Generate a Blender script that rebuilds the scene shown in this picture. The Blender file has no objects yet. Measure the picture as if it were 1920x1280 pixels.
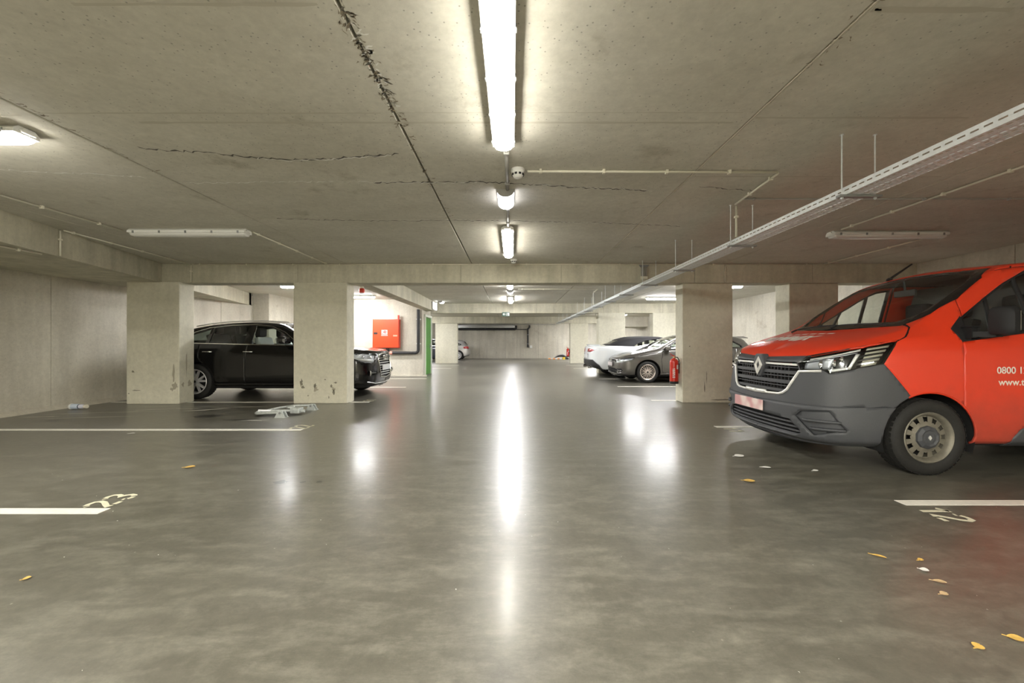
import bpy, bmesh, math, random
import numpy as np
from mathutils import Vector, Matrix
random.seed(7)
PI = math.pi
scene = bpy.context.scene
C = scene.collection

# ------------------------------------------------------------------ camera, world, exposure
CAM_H = 1.16
cam_data = bpy.data.cameras.new('camera')
cam = bpy.data.objects.new('camera', cam_data); C.objects.link(cam)
cam.location = (0, 0, CAM_H); cam.rotation_euler = (PI / 2, 0, 0)
cam_data.sensor_width = 36.0
cam_data.lens = 747.0 / 1920 * 36
cam_data.shift_y = 3.5 / 1920; cam_data.shift_x = -1.0 / 1920
cam_data.clip_start = 0.02; cam_data.clip_end = 200
scene.camera = cam
world = bpy.data.worlds.new('world'); scene.world = world
world.use_nodes = True
world.node_tree.nodes['Background'].inputs[0].default_value = (1, 1, 1, 1)
world.node_tree.nodes['Background'].inputs[1].default_value = 0.02
vs = scene.view_settings
vs.view_transform = 'Standard'; vs.look = 'None'; vs.gamma = 1.0; vs.use_curve_mapping = False
vs.exposure = 2.82
LAMP_NEAR = (1.0, 0.965, 0.875, 1); E_NEAR = 9.5; E_FILL = 64.0     # tubes of the near bay, then unseen fill lamps added behind the camera
LAMP_FAR = (0.99, 0.98, 0.99, 1); E_FAR = 23.0       # whiter tubes of the bays behind

# ------------------------------------------------------------------ materials
def new_mat(name):
    m = bpy.data.materials.new(name); m.use_nodes = True
    nt = m.node_tree; return m, nt, nt.nodes['Principled BSDF']

def mat(name, col, rough=0.5, metal=0.0, coat=0.0, emit=None, es=0.0, noise=0.0, nscale=40, bump=0.0, spec=None):
    m, nt, b = new_mat(name)
    b.inputs['Base Color'].default_value = (*col, 1); b.inputs['Roughness'].default_value = rough
    b.inputs['Metallic'].default_value = metal; b.inputs['Coat Weight'].default_value = coat
    b.inputs['Coat Roughness'].default_value = 0.04
    if spec is not None: b.inputs['Specular IOR Level'].default_value = spec
    if emit:
        b.inputs['Emission Color'].default_value = emit; b.inputs['Emission Strength'].default_value = es
    if noise or bump:
        tc = nt.nodes.new('ShaderNodeTexCoord'); n = nt.nodes.new('ShaderNodeTexNoise')
        n.inputs['Scale'].default_value = nscale; n.inputs['Detail'].default_value = 4
        nt.links.new(tc.outputs['Object'], n.inputs['Vector'])
        if noise:
            r = nt.nodes.new('ShaderNodeMapRange'); r.inputs[1].default_value = .3; r.inputs[2].default_value = .7
            r.inputs[3].default_value = 1 - noise; r.inputs[4].default_value = 1 + noise
            mx = nt.nodes.new('ShaderNodeMix'); mx.data_type = 'RGBA'; mx.blend_type = 'MULTIPLY'; mx.inputs[0].default_value = 1
            mx.inputs[6].default_value = (*col, 1)
            nt.links.new(n.outputs[0], r.inputs[0]); nt.links.new(r.outputs[0], mx.inputs[7]); nt.links.new(mx.outputs[2], b.inputs['Base Color'])
        if bump:
            bp = nt.nodes.new('ShaderNodeBump'); bp.inputs['Strength'].default_value = bump; bp.inputs['Distance'].default_value = .002
            nt.links.new(n.outputs[0], bp.inputs['Height']); nt.links.new(bp.outputs[0], b.inputs['Normal'])
    return m

def glass(name, tint=(1, 1, 1), refl=1.0, ior=1.5):
    m = bpy.data.materials.new(name); m.use_nodes = True; nt = m.node_tree; nt.nodes.clear()
    o = nt.nodes.new('ShaderNodeOutputMaterial'); mx = nt.nodes.new('ShaderNodeMixShader')
    t = nt.nodes.new('ShaderNodeBsdfTransparent'); t.inputs[0].default_value = (*tint, 1)
    g = nt.nodes.new('ShaderNodeBsdfGlossy'); g.inputs['Roughness'].default_value = 0.0
    g.inputs[0].default_value = (refl, refl, refl, 1)
    f = nt.nodes.new('ShaderNodeFresnel'); ge = nt.nodes.new('ShaderNodeNewGeometry')      # a thin pane looks alike from both faces
    mr = nt.nodes.new('ShaderNodeMapRange'); mr.inputs[3].default_value = ior; mr.inputs[4].default_value = 1 / ior
    nt.links.new(ge.outputs['Backfacing'], mr.inputs[0]); nt.links.new(mr.outputs[0], f.inputs[0])
    nt.links.new(f.outputs[0], mx.inputs[0]); nt.links.new(t.outputs[0], mx.inputs[1]); nt.links.new(g.outputs[0], mx.inputs[2])
    nt.links.new(mx.outputs[0], o.inputs[0]); return m

def node(nt, kind, **kw):
    n = nt.nodes.new(kind)
    for k, v in kw.items():
        if k.startswith('i_'):
            key = k[2:]; key = int(key) if key.isdigit() else key
            n.inputs[key].default_value = v
        else: setattr(n, k, v)
    return n

def concrete(name, ca, cb, streak=0.0, pit=0.0, scale=1.0, stain=None, stain_amt=0.0, rough=0.85, vec_scale=(1, 1, 1), bump=.25):
    """Cast concrete in world metres: clouding, optional vertical runs, pinholes, stains."""
    m, nt, b = new_mat(name); L = nt.links.new
    geo = node(nt, 'ShaderNodeNewGeometry')
    mp = node(nt, 'ShaderNodeMapping'); mp.inputs['Scale'].default_value = vec_scale
    L(geo.outputs['Position'], mp.inputs['Vector'])
    n1 = node(nt, 'ShaderNodeTexNoise', i_Scale=0.9 * scale, i_Detail=7.0, i_Roughness=.62); L(mp.outputs[0], n1.inputs['Vector'])
    r1 = node(nt, 'ShaderNodeMapRange', i_1=.32, i_2=.7); L(n1.outputs[0], r1.inputs[0])
    mix = node(nt, 'ShaderNodeMix', data_type='RGBA', i_6=(*ca, 1), i_7=(*cb, 1)); L(r1.outputs[0], mix.inputs[0])
    col = mix.outputs[2]
    n2 = node(nt, 'ShaderNodeTexNoise', i_Scale=18.0 * scale, i_Detail=6.0, i_Roughness=.7); L(geo.outputs['Position'], n2.inputs['Vector'])
    r2 = node(nt, 'ShaderNodeMapRange', i_1=.3, i_2=.7, i_3=.9, i_4=1.08); L(n2.outputs[0], r2.inputs[0])
    mu = node(nt, 'ShaderNodeMix', data_type='RGBA', blend_type='MULTIPLY', i_0=1.0); L(col, mu.inputs[6]); L(r2.outputs[0], mu.inputs[7]); col = mu.outputs[2]
    if streak:
        ms = node(nt, 'ShaderNodeMapping'); ms.inputs['Scale'].default_value = (2.6, 2.6, .30); L(geo.outputs['Position'], ms.inputs['Vector'])
        n3 = node(nt, 'ShaderNodeTexNoise', i_Scale=1.4, i_Detail=5.0, i_Roughness=.6); L(ms.outputs[0], n3.inputs['Vector'])
        r3 = node(nt, 'ShaderNodeMapRange', i_1=.35, i_2=.68, i_3=1 - streak, i_4=1 + .35 * streak); L(n3.outputs[0], r3.inputs[0])
        m3 = node(nt, 'ShaderNodeMix', data_type='RGBA', blend_type='MULTIPLY', i_0=1.0); L(col, m3.inputs[6]); L(r3.outputs[0], m3.inputs[7]); col = m3.outputs[2]
    if stain:
        n4 = node(nt, 'ShaderNodeTexNoise', i_Scale=1.7, i_Detail=6.0, i_Roughness=.72); L(geo.outputs['Position'], n4.inputs['Vector'])
        r4 = node(nt, 'ShaderNodeMapRange', i_1=.60, i_2=.74, i_3=0, i_4=stain_amt); L(n4.outputs[0], r4.inputs[0])
        m4 = node(nt, 'ShaderNodeMix', data_type='RGBA', i_7=(*stain, 1)); L(r4.outputs[0], m4.inputs[0]); L(col, m4.inputs[6]); col = m4.outputs[2]
    h = n2.outputs[0]
    if pit:
        v = node(nt, 'ShaderNodeTexVoronoi', i_Scale=26.0, i_Randomness=1.0); L(geo.outputs['Position'], v.inputs['Vector'])
        r5 = node(nt, 'ShaderNodeMapRange', i_1=.06, i_2=.16, i_3=1 - pit, i_4=1.0); L(v.outputs['Distance'], r5.inputs[0])
        n6 = node(nt, 'ShaderNodeTexNoise', i_Scale=2.2, i_Detail=2.0); L(geo.outputs['Position'], n6.inputs['Vector'])
        r6 = node(nt, 'ShaderNodeMapRange', i_1=.38, i_2=.50, i_3=1.0, i_4=0.0); L(n6.outputs[0], r6.inputs[0])
        mxx = node(nt, 'ShaderNodeMath', operation='MAXIMUM'); L(r5.outputs[0], mxx.inputs[0]); L(r6.outputs[0], mxx.inputs[1])
        m5 = node(nt, 'ShaderNodeMix', data_type='RGBA', blend_type='MULTIPLY', i_0=1.0); L(col, m5.inputs[6]); L(mxx.outputs[0], m5.inputs[7]); col = m5.outputs[2]
    L(col, b.inputs['Base Color'])
    bp = node(nt, 'ShaderNodeBump', i_Strength=bump, i_Distance=.004); L(h, bp.inputs['Height']); L(bp.outputs[0], b.inputs['Normal'])
    b.inputs['Roughness'].default_value = rough; b.inputs['Specular IOR Level'].default_value = .3
    return m

# ------------------------------------------------------------------ mesh helpers
def tag(o, label=None, cat=None, group=None, kind=None):
    if label: o['label'] = label
    if cat: o['category'] = cat
    if group: o['group'] = group
    if kind: o['kind'] = kind
    return o

def empty(name, loc=(0, 0, 0), rz=0.0, label=None, cat=None, group=None):
    o = bpy.data.objects.new(name, None); C.objects.link(o)
    o.location = loc; o.rotation_euler = (0, 0, rz); o.empty_display_size = .2
    return tag(o, label, cat, group)

def link_mesh(name, me, m, parent=None, loc=None):
    o = bpy.data.objects.new(name, me); C.objects.link(o)
    if m is not None:
        for mm in (m if isinstance(m, (list, tuple)) else [m]): me.materials.append(mm)
    if parent: o.parent = parent
    if loc: o.location = loc
    return o

class MB:
    """Collects simple solids and links them as one mesh."""
    def __init__(s): s.v = []; s.f = []; s.m = []; s.sm = []
    def add(s, vs, fs, mi=0, smooth=False):
        b = len(s.v); s.v += [tuple(v) for v in vs]
        for f in fs: s.f.append([i + b for i in f]); s.m.append(mi); s.sm.append(smooth)
        return s
    def box(s, x0, x1, y0, y1, z0, z1, mi=0):
        x0, x1 = min(x0, x1), max(x0, x1); y0, y1 = min(y0, y1), max(y0, y1); z0, z1 = min(z0, z1), max(z0, z1)
        return s.add([(x0, y0, z0), (x1, y0, z0), (x1, y1, z0), (x0, y1, z0), (x0, y0, z1), (x1, y0, z1), (x1, y1, z1), (x0, y1, z1)],
              [(0, 3, 2, 1), (4, 5, 6, 7), (0, 1, 5, 4), (1, 2, 6, 5), (2, 3, 7, 6), (3, 0, 4, 7)], mi)
    def cbox(s, x0, x1, y0, y1, z0, z1, c=.01, mi=0):
        """box with chamfered vertical and horizontal edges"""
        bm = bmesh.new(); bmesh.ops.create_cube(bm, size=1)
        for v in bm.verts: v.co = Vector(((x0 + x1) / 2 + v.co.x * (x1 - x0), (y0 + y1) / 2 + v.co.y * (y1 - y0), (z0 + z1) / 2 + v.co.z * (z1 - z0)))
        bmesh.ops.bevel(bm, geom=bm.edges[:], offset=c, segments=2, affect='EDGES', profile=.6)
        bm.verts.ensure_lookup_table()
        for i, v in enumerate(bm.verts): v.index = i
        s.add([v.co[:] for v in bm.verts], [[v.index for v in f.verts] for f in bm.faces], mi); bm.free(); return s
    def prism(s, poly, axis, a, b, mi=0, smooth=False):
        """extrude a 2D polygon along axis (0,1,2) from a to b"""
        def P(u, v, w): return (w, u, v) if axis == 0 else ((u, w, v) if axis == 1 else (u, v, w))
        n = len(poly); vs = [P(u, v, a) for u, v in poly] + [P(u, v, b) for u, v in poly]
        s.add(vs, [list(range(n))[::-1], list(range(n, 2 * n))], mi)
        s.add(vs, [(i, (i + 1) % n, n + (i + 1) % n, n + i) for i in range(n)], mi, smooth); return s
    def tube(s, pts, r, n=10, mi=0, cap=True):
        pts = [Vector(p) for p in pts]; rings = []; up = None
        rr = r if isinstance(r, (list, tuple)) else [r] * len(pts)
        for i, p in enumerate(pts):
            if i == 0: d = pts[1] - p
            elif i == len(pts) - 1: d = p - pts[i - 1]
            else: d = (pts[i + 1] - p).normalized() + (p - pts[i - 1]).normalized()
            d.normalize()
            if up is None: up = Vector((0, 0, 1)) if abs(d.z) < .9 else Vector((1, 0, 0))
            a = d.cross(up).normalized(); up = a.cross(d).normalized()
            rings.append([p + rr[i] * (math.cos(t) * a + math.sin(t) * up) for t in [2 * PI * k / n for k in range(n)]])
        vs = [v for r_ in rings for v in r_]; fs = []
        for i in range(len(pts) - 1):
            for k in range(n): fs.append((i * n + k, i * n + (k + 1) % n, (i + 1) * n + (k + 1) % n, (i + 1) * n + k))
        s.add(vs, fs, mi, True)
        if cap: s.add(vs, [list(range(n)), list(range(len(vs) - n, len(vs)))[::-1]], mi)
        return s
    def lathe(s, prof, axis=2, c=(0, 0, 0), n=24, mi=0, a0=0.0, a1=2 * PI, smooth=True):
        """revolve (r, h) about an axis through c"""
        full = abs(a1 - a0 - 2 * PI) < 1e-6; m = n if full else n + 1; vs = []
        for r, h in prof:
            for k in range(m):
                t = a0 + (a1 - a0) * k / n; u, v = r * math.cos(t), r * math.sin(t)
                p = (u, v, h) if axis == 2 else ((h, u, v) if axis == 0 else (v, h, u))
                vs.append((p[0] + c[0], p[1] + c[1], p[2] + c[2]))
        fs = []
        for i in range(len(prof) - 1):
            for k in range(n):
                k2 = (k + 1) % m; fs.append((i * m + k, i * m + k2, (i + 1) * m + k2, (i + 1) * m + k))
        return s.add(vs, fs, mi, smooth)
    def build(s, name, m, parent=None, loc=None, bevel=0.0, smooth_angle=None):
        me = bpy.data.meshes.new(name)
        vs = s.v
        if loc: vs = [(v[0] - loc[0], v[1] - loc[1], v[2] - loc[2]) for v in vs]
        elif parent is not None and parent.get('_w'):
            L = parent['_w']; vs = [(v[0] - L[0], v[1] - L[1], v[2] - L[2]) for v in vs]
        me.from_pydata(vs, [], s.f); me.polygons.foreach_set('material_index', s.m); me.polygons.foreach_set('use_smooth', s.sm)
        bm = bmesh.new(); bm.from_mesh(me); bmesh.ops.remove_doubles(bm, verts=bm.verts, dist=1e-5)
        bmesh.ops.recalc_face_normals(bm, faces=bm.faces)
        if bevel:
            es = [e for e in bm.edges if len(e.link_faces) == 2 and e.calc_face_angle(0) > .6]
            bmesh.ops.bevel(bm, geom=es, offset=bevel, segments=2, affect='EDGES', profile=.6, clamp_overlap=True)
        for e in bm.edges:
            if len(e.link_faces) == 2 and e.calc_face_angle(0) > .7: e.smooth = False
        bm.to_mesh(me); bm.free()
        o = link_mesh(name, me, m, parent, loc)
        if parent is not None and parent.get('_w') and not loc: o['_w'] = parent['_w']
        return o

def wempty(name, loc, label, cat, group=None):
    """Empty whose parts are given in world coordinates"""
    o = empty(name, loc, 0, label, cat, group); o['_w'] = tuple(loc); return o

def dup(root, loc, rz=None, label=None, name=None):
    r = root.copy(); C.objects.link(r); r.location = loc
    if rz is not None: r.rotation_euler = (0, 0, rz)
    if label: r['label'] = label
    for ch in list(root.children):
        c = ch.copy(); C.objects.link(c); c.parent = r
        for g in ch.children:
            d = g.copy(); C.objects.link(d); d.parent = c
    return r
# ------------------------------------------------------------------ the setting
CEIL = 2.70; SOF = 2.33; BAYS = [-7.7, 0.0, 7.7, 15.4, 23.1]; YB = 30.8; YF = -7.6
XL, XR = -8.05, 7.82
M_slab = concrete('slab_concrete', (.53, .505, .425), (.63, .605, .52), pit=.5, scale=1.0, stain=(.20, .165, .10), stain_amt=.45, vec_scale=(.8, 1.6, 1))
M_wall = concrete('wall_concrete', (.52, .485, .40), (.65, .62, .53), streak=.14, pit=.35, stain=(.27, .22, .15), stain_amt=.65)
M_pillar = concrete('pillar_concrete', (.60, .575, .455), (.69, .665, .545), streak=.05, pit=.22, stain=(.30, .26, .18), stain_amt=.25, scale=.7)
M_beam = concrete('beam_concrete', (.50, .475, .365), (.64, .61, .49), streak=.20, pit=.2)
M_dark = mat('joint_dark', (.05, .045, .04), .9)
M_strip = mat('joint_sealant', (.55, .50, .40), .6)

def floor_mat():
    m, nt, b = new_mat('polished_floor'); L = nt.links.new
    geo = node(nt, 'ShaderNodeNewGeometry'); P = geo.outputs['Position']
    n1 = node(nt, 'ShaderNodeTexNoise', i_Scale=.5, i_Detail=7.0, i_Roughness=.62); L(P, n1.inputs['Vector'])
    r1 = node(nt, 'ShaderNodeMapRange', i_1=.3, i_2=.7); L(n1.outputs[0], r1.inputs[0])
    mix = node(nt, 'ShaderNodeMix', data_type='RGBA', i_6=(.094, .089, .070, 1), i_7=(.134, .127, .101, 1)); L(r1.outputs[0], mix.inputs[0])
    # trowel marks and worn, paler patches
    mp = node(nt, 'ShaderNodeMapping'); mp.inputs['Scale'].default_value = (.8, 2.4, 1); mp.inputs['Rotation'].default_value = (0, 0, -.6); L(P, mp.inputs['Vector'])
    n2 = node(nt, 'ShaderNodeTexNoise', i_Scale=3.0, i_Detail=10.0, i_Roughness=.78, i_Distortion=.25); L(mp.outputs[0], n2.inputs['Vector'])
    r2 = node(nt, 'ShaderNodeMapRange', i_1=.46, i_2=.70, i_3=0, i_4=.75); L(n2.outputs[0], r2.inputs[0])
    m2 = node(nt, 'ShaderNodeMix', data_type='RGBA', i_7=(.225, .215, .175, 1)); L(r2.outputs[0], m2.inputs[0]); L(mix.outputs[2], m2.inputs[6])
    n3 = node(nt, 'ShaderNodeTexNoise', i_Scale=14.0, i_Detail=9.0, i_Roughness=.85); L(P, n3.inputs['Vector'])
    r3 = node(nt, 'ShaderNodeMapRange', i_1=.3, i_2=.7, i_3=.74, i_4=1.28); L(n3.outputs[0], r3.inputs[0])
    m3 = node(nt, 'ShaderNodeMix', data_type='RGBA', blend_type='MULTIPLY', i_0=1.0); L(m2.outputs[2], m3.inputs[6]); L(r3.outputs[0], m3.inputs[7])
    # fine pale flecks
    v = node(nt, 'ShaderNodeTexVoronoi', i_Scale=11.0, i_Randomness=1.0); L(P, v.inputs['Vector'])
    r4 = node(nt, 'ShaderNodeMapRange', i_1=.02, i_2=.07, i_3=.8, i_4=0.0); L(v.outputs['Distance'], r4.inputs[0])
    n5 = node(nt, 'ShaderNodeTexNoise', i_Scale=5.0, i_Detail=3.0); L(P, n5.inputs['Vector'])
    r5 = node(nt, 'ShaderNodeMapRange', i_1=.56, i_2=.62, i_3=0, i_4=1); L(n5.outputs[0], r5.inputs[0])
    mm = node(nt, 'ShaderNodeMath', operation='MULTIPLY'); L(r4.outputs[0], mm.inputs[0]); L(r5.outputs[0], mm.inputs[1])
    m4 = node(nt, 'ShaderNodeMix', data_type='RGBA', i_7=(.42, .40, .33, 1)); L(mm.outputs[0], m4.inputs[0]); L(m3.outputs[2], m4.inputs[6])
    L(m4.outputs[2], b.inputs['Base Color'])
    rr = node(nt, 'ShaderNodeMapRange', i_1=.3, i_2=.75, i_3=.29, i_4=.40); L(n2.outputs[0], rr.inputs[0]); L(rr.outputs[0], b.inputs['Roughness'])
    b.inputs['Specular IOR Level'].default_value = .65
    b.inputs['Coat Weight'].default_value = .22; b.inputs['Coat Roughness'].default_value = .16; b.inputs['Coat IOR'].default_value = 1.45
    bp = node(nt, 'ShaderNodeBump', i_Strength=.05, i_Distance=.002); L(n3.outputs[0], bp.inputs['Height']); L(bp.outputs[0], b.inputs['Normal'])
    return m
M_floor = floor_mat()

def struct(name, mb, m, bevel=0.0, parent=None):
    o = mb.build(name, m, parent, bevel=bevel)
    if parent is None: o['kind'] = 'structure'
    return o

struct('floor', MB().box(XL - .3, XR + .3, YF - .3, YB + .3, -.2, 0), M_floor)
# ceiling: precast slabs with open joints, one object each
ceil = struct('ceiling', MB().box(XL - .3, XR + .3, YF - .3, YB + .3, CEIL + .06, CEIL + .2), M_dark)
JX = [XL - .3, -5.65, -3.217, -.79, 1.64, 4.07, 6.5, XR + .3]
me_cache = {}
for bi in range(5):
    y0 = BAYS[bi] + (.36 if bi else 0); y1 = (BAYS + [YB + .3])[bi + 1]
    if bi == 0: y0 = YF - .3
    for k in range(7):
        g = .007
        mb = MB(); x0, x1 = JX[k] + g, JX[k + 1] - g; c = .006
        mb.add([(x0, y0, CEIL + .06), (x1, y0, CEIL + .06), (x1, y1, CEIL + .06), (x0, y1, CEIL + .06),
                (x0, y0, CEIL + c), (x1, y0, CEIL + c), (x1, y1, CEIL + c), (x0, y1, CEIL + c),
                (x0 + c, y0, CEIL), (x1 - c, y0, CEIL), (x1 - c, y1, CEIL), (x0 + c, y1, CEIL)],
               [(0, 1, 2, 3), (0, 4, 5, 1), (1, 5, 6, 2), (2, 6, 7, 3), (3, 7, 4, 0), (4, 8, 9, 5), (5, 9, 10, 6), (6, 10, 11, 7), (7, 11, 8, 4), (8, 11, 10, 9)])
        mb.build('slab', M_slab, ceil)
# pale sealing strip hanging in the joint right of the lamps
MB().box(1.637, 1.645, -7, 7.68, CEIL - .004, CEIL + .03).build('joint_strip', M_strip, ceil)
MB().box(4.067, 4.073, -7, 7.68, CEIL - .002, CEIL + .03).build('joint_strip', M_strip, ceil)

# walls: cast panels with open joints, each panel an object of its own
def wall_x(name, x, t, ya, yb, joints, z1=CEIL + .06, m=M_wall):
    """wall facing along x; t = signed thickness away from the room"""
    w = struct(name, MB().box(x + t * .15, x + t, ya, yb, 0, z1), M_dark)
    ys = [ya] + joints + [yb]
    for a, b in zip(ys[:-1], ys[1:]):
        MB().box(x, x + t * .2, a + .004, b - .004, 0, z1).build('wall_panel', m, w, bevel=.004)
    return w
def wall_y(name, y, t, xa, xb, joints, z1=CEIL + .06, m=M_wall):
    w = struct(name, MB().box(xa, xb, y + t * .15, y + t, 0, z1), M_dark)
    xs = [xa] + joints + [xb]
    for a, b in zip(xs[:-1], xs[1:]):
        MB().box(a + .004, b - .004, y, y + t * .2, 0, z1).build('wall_panel', m, w, bevel=.004)
    return w
wall_x('wall_left', XL, -.25, YF, YB, [-4.6, -1.9, .8, 3.5, 6.95, 9.7, 11.0, 18.4, 21.1, 23.8, 26.5, 29.2])
wall_x('wall_right', XR, .25, YF, YB, [-4.6, -1.9, .8, 3.5, 6.2, 8.9, 11.6, 14.3, 17.0, 19.7, 22.4, 25.1, 27.8])
wall_y('wall_back', YB, .25, XL, XR, [-5.0, -3.9, -2.55, -.55, .35, .62, 1.2, 2.0, 4.7, 6.2])
wall_y('wall_front', YF, -.25, XL, XR, [-5.4, -2.7, 0, 2.7, 5.4])

# beams across the hall and columns under them
for i, y in enumerate(BAYS):
    nm = 'beam' if i == 0 else 'beam.%03d' % i
    b = struct(nm, MB().box(XL + .0, XR, y + .05, y + .33, SOF + .02, CEIL + .03), M_dark)
    xs = [XL, -6.2, -4.15, -2.9, -1.0, .94, 3.52, 4.1, 5.8, XR] if i else [XL, -4, 0, 4, XR]
    for a, c in zip(xs[:-1], xs[1:]):
        MB().box(a + .002, c - .002, y, y + .36, SOF, CEIL + .03).build('beam_segment', M_beam, b, bevel=.006)
def column(x0, x1, y0, y1, z1=SOF, z0=0.0):
    return struct('column', MB().box(x0, x1, y0, y1, z0, z1 + .01), M_pillar, bevel=.014)
column(-7.395, -6.385, 7.63, 7.99)
column(-4.235, -3.2, 7.70, 8.05)
column(3.32, 4.30, 7.78, 8.12)
column(5.42, 6.38, 7.80, 8.22)
column(3.32, 4.35, 15.38, 15.78)
column(5.42, 6.38, 15.38, 15.78)
column(-4.5, -3.22, 23.2, 23.6)
column(3.36, 4.40, 23.2, 23.6)
column(5.42, 6.4, 23.2, 23.6)
column(-7.4, -6.4, 23.2, 23.6)
for x in (-7.4, -4.23, 3.32, 5.42): column(x, x + 1.0, 0.0 - 7.7, -7.35)
column(-4.23, -3.23, -.02, .34) if False else None
# lowered slab along the left wall, its edge running askew into the wall
def askew(t): return (-6.78 - .272 * t, 7.69 + .962 * t)
pa, pb = askew(-9.6), askew(4.72)
struct('trim_1', MB().prism([(XL, pa[1]), pa, pb, (XL, pb[1] + .05)], 2, SOF + .002, CEIL + .03), M_beam, bevel=.008)
# lengthwise beam in the second bay, over the stair core's face
struct('trim_2', MB().box(-3.22, -2.90, 8.06, 14.75, SOF + .02, CEIL + .03), M_beam, bevel=.008)
# lowered beam by the right wall in the far bay
struct('trim_3', MB().prism([(5.45, 23.0), (XR, 23.0), (XR, 25.6)], 2, 2.12, CEIL + .03), M_wall, bevel=.01)
# stair core on the left: wall with hose cabinet, face with the green door
struct('wall_core', MB().box(-5.9, -3.16, 13.95, 15.38, 0, CEIL + .03), M_wall, bevel=.01)
struct('wall_core_left', MB().box(XL, -5.9, 14.15, 15.38, 0, CEIL + .03), M_wall, bevel=.01)
struct('trim_4', MB().box(XL, -7.55, 12.35, 14.15, 0, CEIL + .03), M_wall, bevel=.01)
# low splay of cement along the foot of the left wall, kerb under the core wall
struct('baseboard_left', MB().prism([(XL, 0), (XL + .10, 0), (XL + .02, .06), (XL, .07)], 1, 1.0, 12.3), M_wall)
struct('baseboard_core', MB().box(-5.9, -3.0, 13.86, 13.96, 0, .05), M_wall, bevel=.01)

# scuffs and damp marks on the columns
M_scuff = mat('scuff_grey', (.20, .185, .14), .9); M_damp = mat('damp_mark', (.36, .33, .25), .8)
def mark(col, pts, m, seed, face='y', at=0.0):
    rnd = random.Random(seed); mb = MB()
    for (u, z, ru, rz) in pts:
        ring = [(u + ru * (1 + rnd.uniform(-.5, .5)) * math.cos(t), z + rz * (1 + rnd.uniform(-.5, .5)) * math.sin(t)) for t in [2 * PI * k / 12 for k in range(12)]]
        mb.add([(a, at - .001, b) if face == 'y' else (at + .001, a, b) for a, b in ring], [list(range(12))])
    return mb.build('scuff_mark', m, col)
cols = [o for o in C.objects if o.name.startswith('column')]
c1, c2, c3 = cols[0], cols[1], cols[2]
mark(c2, [(-4.08, .40, .025, .07), (-4.05, .32, .03, .03), (-3.82, .34, .025, .04), (-3.50, .33, .02, .03), (-3.46, .22, .02, .05), (-3.55, .12, .012, .03), (-3.95, .15, .015, .01), (-3.42, .40, .03, .012), (-3.62, .46, .02, .008)], M_scuff, 1, 'y', 7.70)
mark(c2, [(-3.80, .27, .04, .05), (-3.45, .28, .03, .03)], M_damp, 2, 'y', 7.70)
mark(c1, [(-6.46, .35, .05, .06), (-6.49, .55, .02, .16), (-6.52, .28, .03, .03)], M_damp, 3, 'y', 7.63)
mark(c1, [(-7.27, .62, .03, .02), (-7.2, .26, .06, .01), (-7.35, .2, .02, .012)], M_scuff, 4, 'y', 7.63)
mark(c1, [(7.80, .75, .015, .20), (7.88, .36, .05, .06), (7.72, .36, .03, .05)], M_damp, 5, 'x', -6.385)
mark(c3, [(3.75, .30, .008, .10), (3.79, .52, .006, .12), (4.10, .06, .2, .012), (3.46, 1.1, .012, .01)], M_scuff, 6, 'y', 7.78)
# ------------------------------------------------------------------ lamps, conduits, cable tray, signs
M_white = mat('white_plastic', (.78, .78, .74), .4)
M_cream = mat('cream_plastic', (.72, .69, .56), .45)
M_greyp = mat('grey_plastic', (.36, .35, .32), .5)
M_black = mat('black_rubber', (.02, .02, .021), .5)
M_galv = mat('galvanised_steel', (.74, .77, .78), .45, metal=.3, noise=.08, nscale=25)
M_galvd = mat('dull_steel', (.30, .31, .31), .45, metal=.6)
M_red = mat('red_enamel', (.62, .035, .012), .35, coat=.3)
M_unlit = mat('unlit_diffuser', (.70, .70, .66), .25, coat=.4)
M_lit_n = mat('lit_diffuser_near', (.8, .8, .8), .4, emit=LAMP_NEAR, es=E_NEAR)
M_fill = mat('fill_diffuser_back', (.8, .8, .8), .4, emit=LAMP_NEAR, es=E_FILL)
M_lit_f = mat('lit_diffuser_far', (.8, .8, .8), .4, emit=LAMP_FAR, es=E_FAR)
M_lit_c = mat('lit_bulkhead', (.8, .8, .8), .4, emit=(.93, .92, 1.0, 1), es=2.2)

def luminaire(name, lit, label, group):
    """sealed fluorescent batten 1.57 m long along local x, hung from the ceiling at z = 0"""
    r = empty(name, (0, 0, 0), 0, label, 'ceiling lamp', group)
    h = 1.57 / 2
    sec = [(-.050, 0), (.050, 0), (.080, -.026), (.082, -.056), (-.082, -.056), (-.080, -.026)]
    MB().prism(sec, 0, -h, h).build('housing', M_white, r, bevel=.004)
    mb = MB(); prof = [(-.068, -.048), (-.066, -.072), (-.052, -.090), (-.02, -.099), (.02, -.099), (.052, -.090), (.066, -.072), (.068, -.048)]
    rings = []
    for x, s in ((-h + .012, .55), (-h + .02, .85), (-h + .05, 1), (h - .05, 1), (h - .02, .85), (h - .012, .55)):
        rings.append([(x, u * (.7 + .3 * s), -.048 + (w + .048) * s) for u, w in prof])
    vs = [p for g in rings for p in g]; n = len(prof); fs = []
    for i in range(len(rings) - 1):
        for k in range(n - 1): fs.append((i * n + k, i * n + k + 1, (i + 1) * n + k + 1, (i + 1) * n + k))
    fs += [list(range(n))[::-1], list(range(len(vs) - n, len(vs)))]
    mb.add(vs, fs, 0, True); mb.build('diffuser', lit, r)
    for sx in (-.7, -.35, 0, .35, .7):
        for sy in (-1, 1):
            MB().box(sx - .011, sx + .011, sy * .079, sy * .087, -.066, -.034).build('clip', M_galvd, r)
    for sx in (-1, 1):
        MB().prism([(-.03, -.012), (.03, -.012), (.05, -.03), (.04, -.046), (-.04, -.046), (-.05, -.03)], 0, sx * h, sx * (h + .022)).build('end_cap', M_white, r, bevel=.003)
    return r
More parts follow.
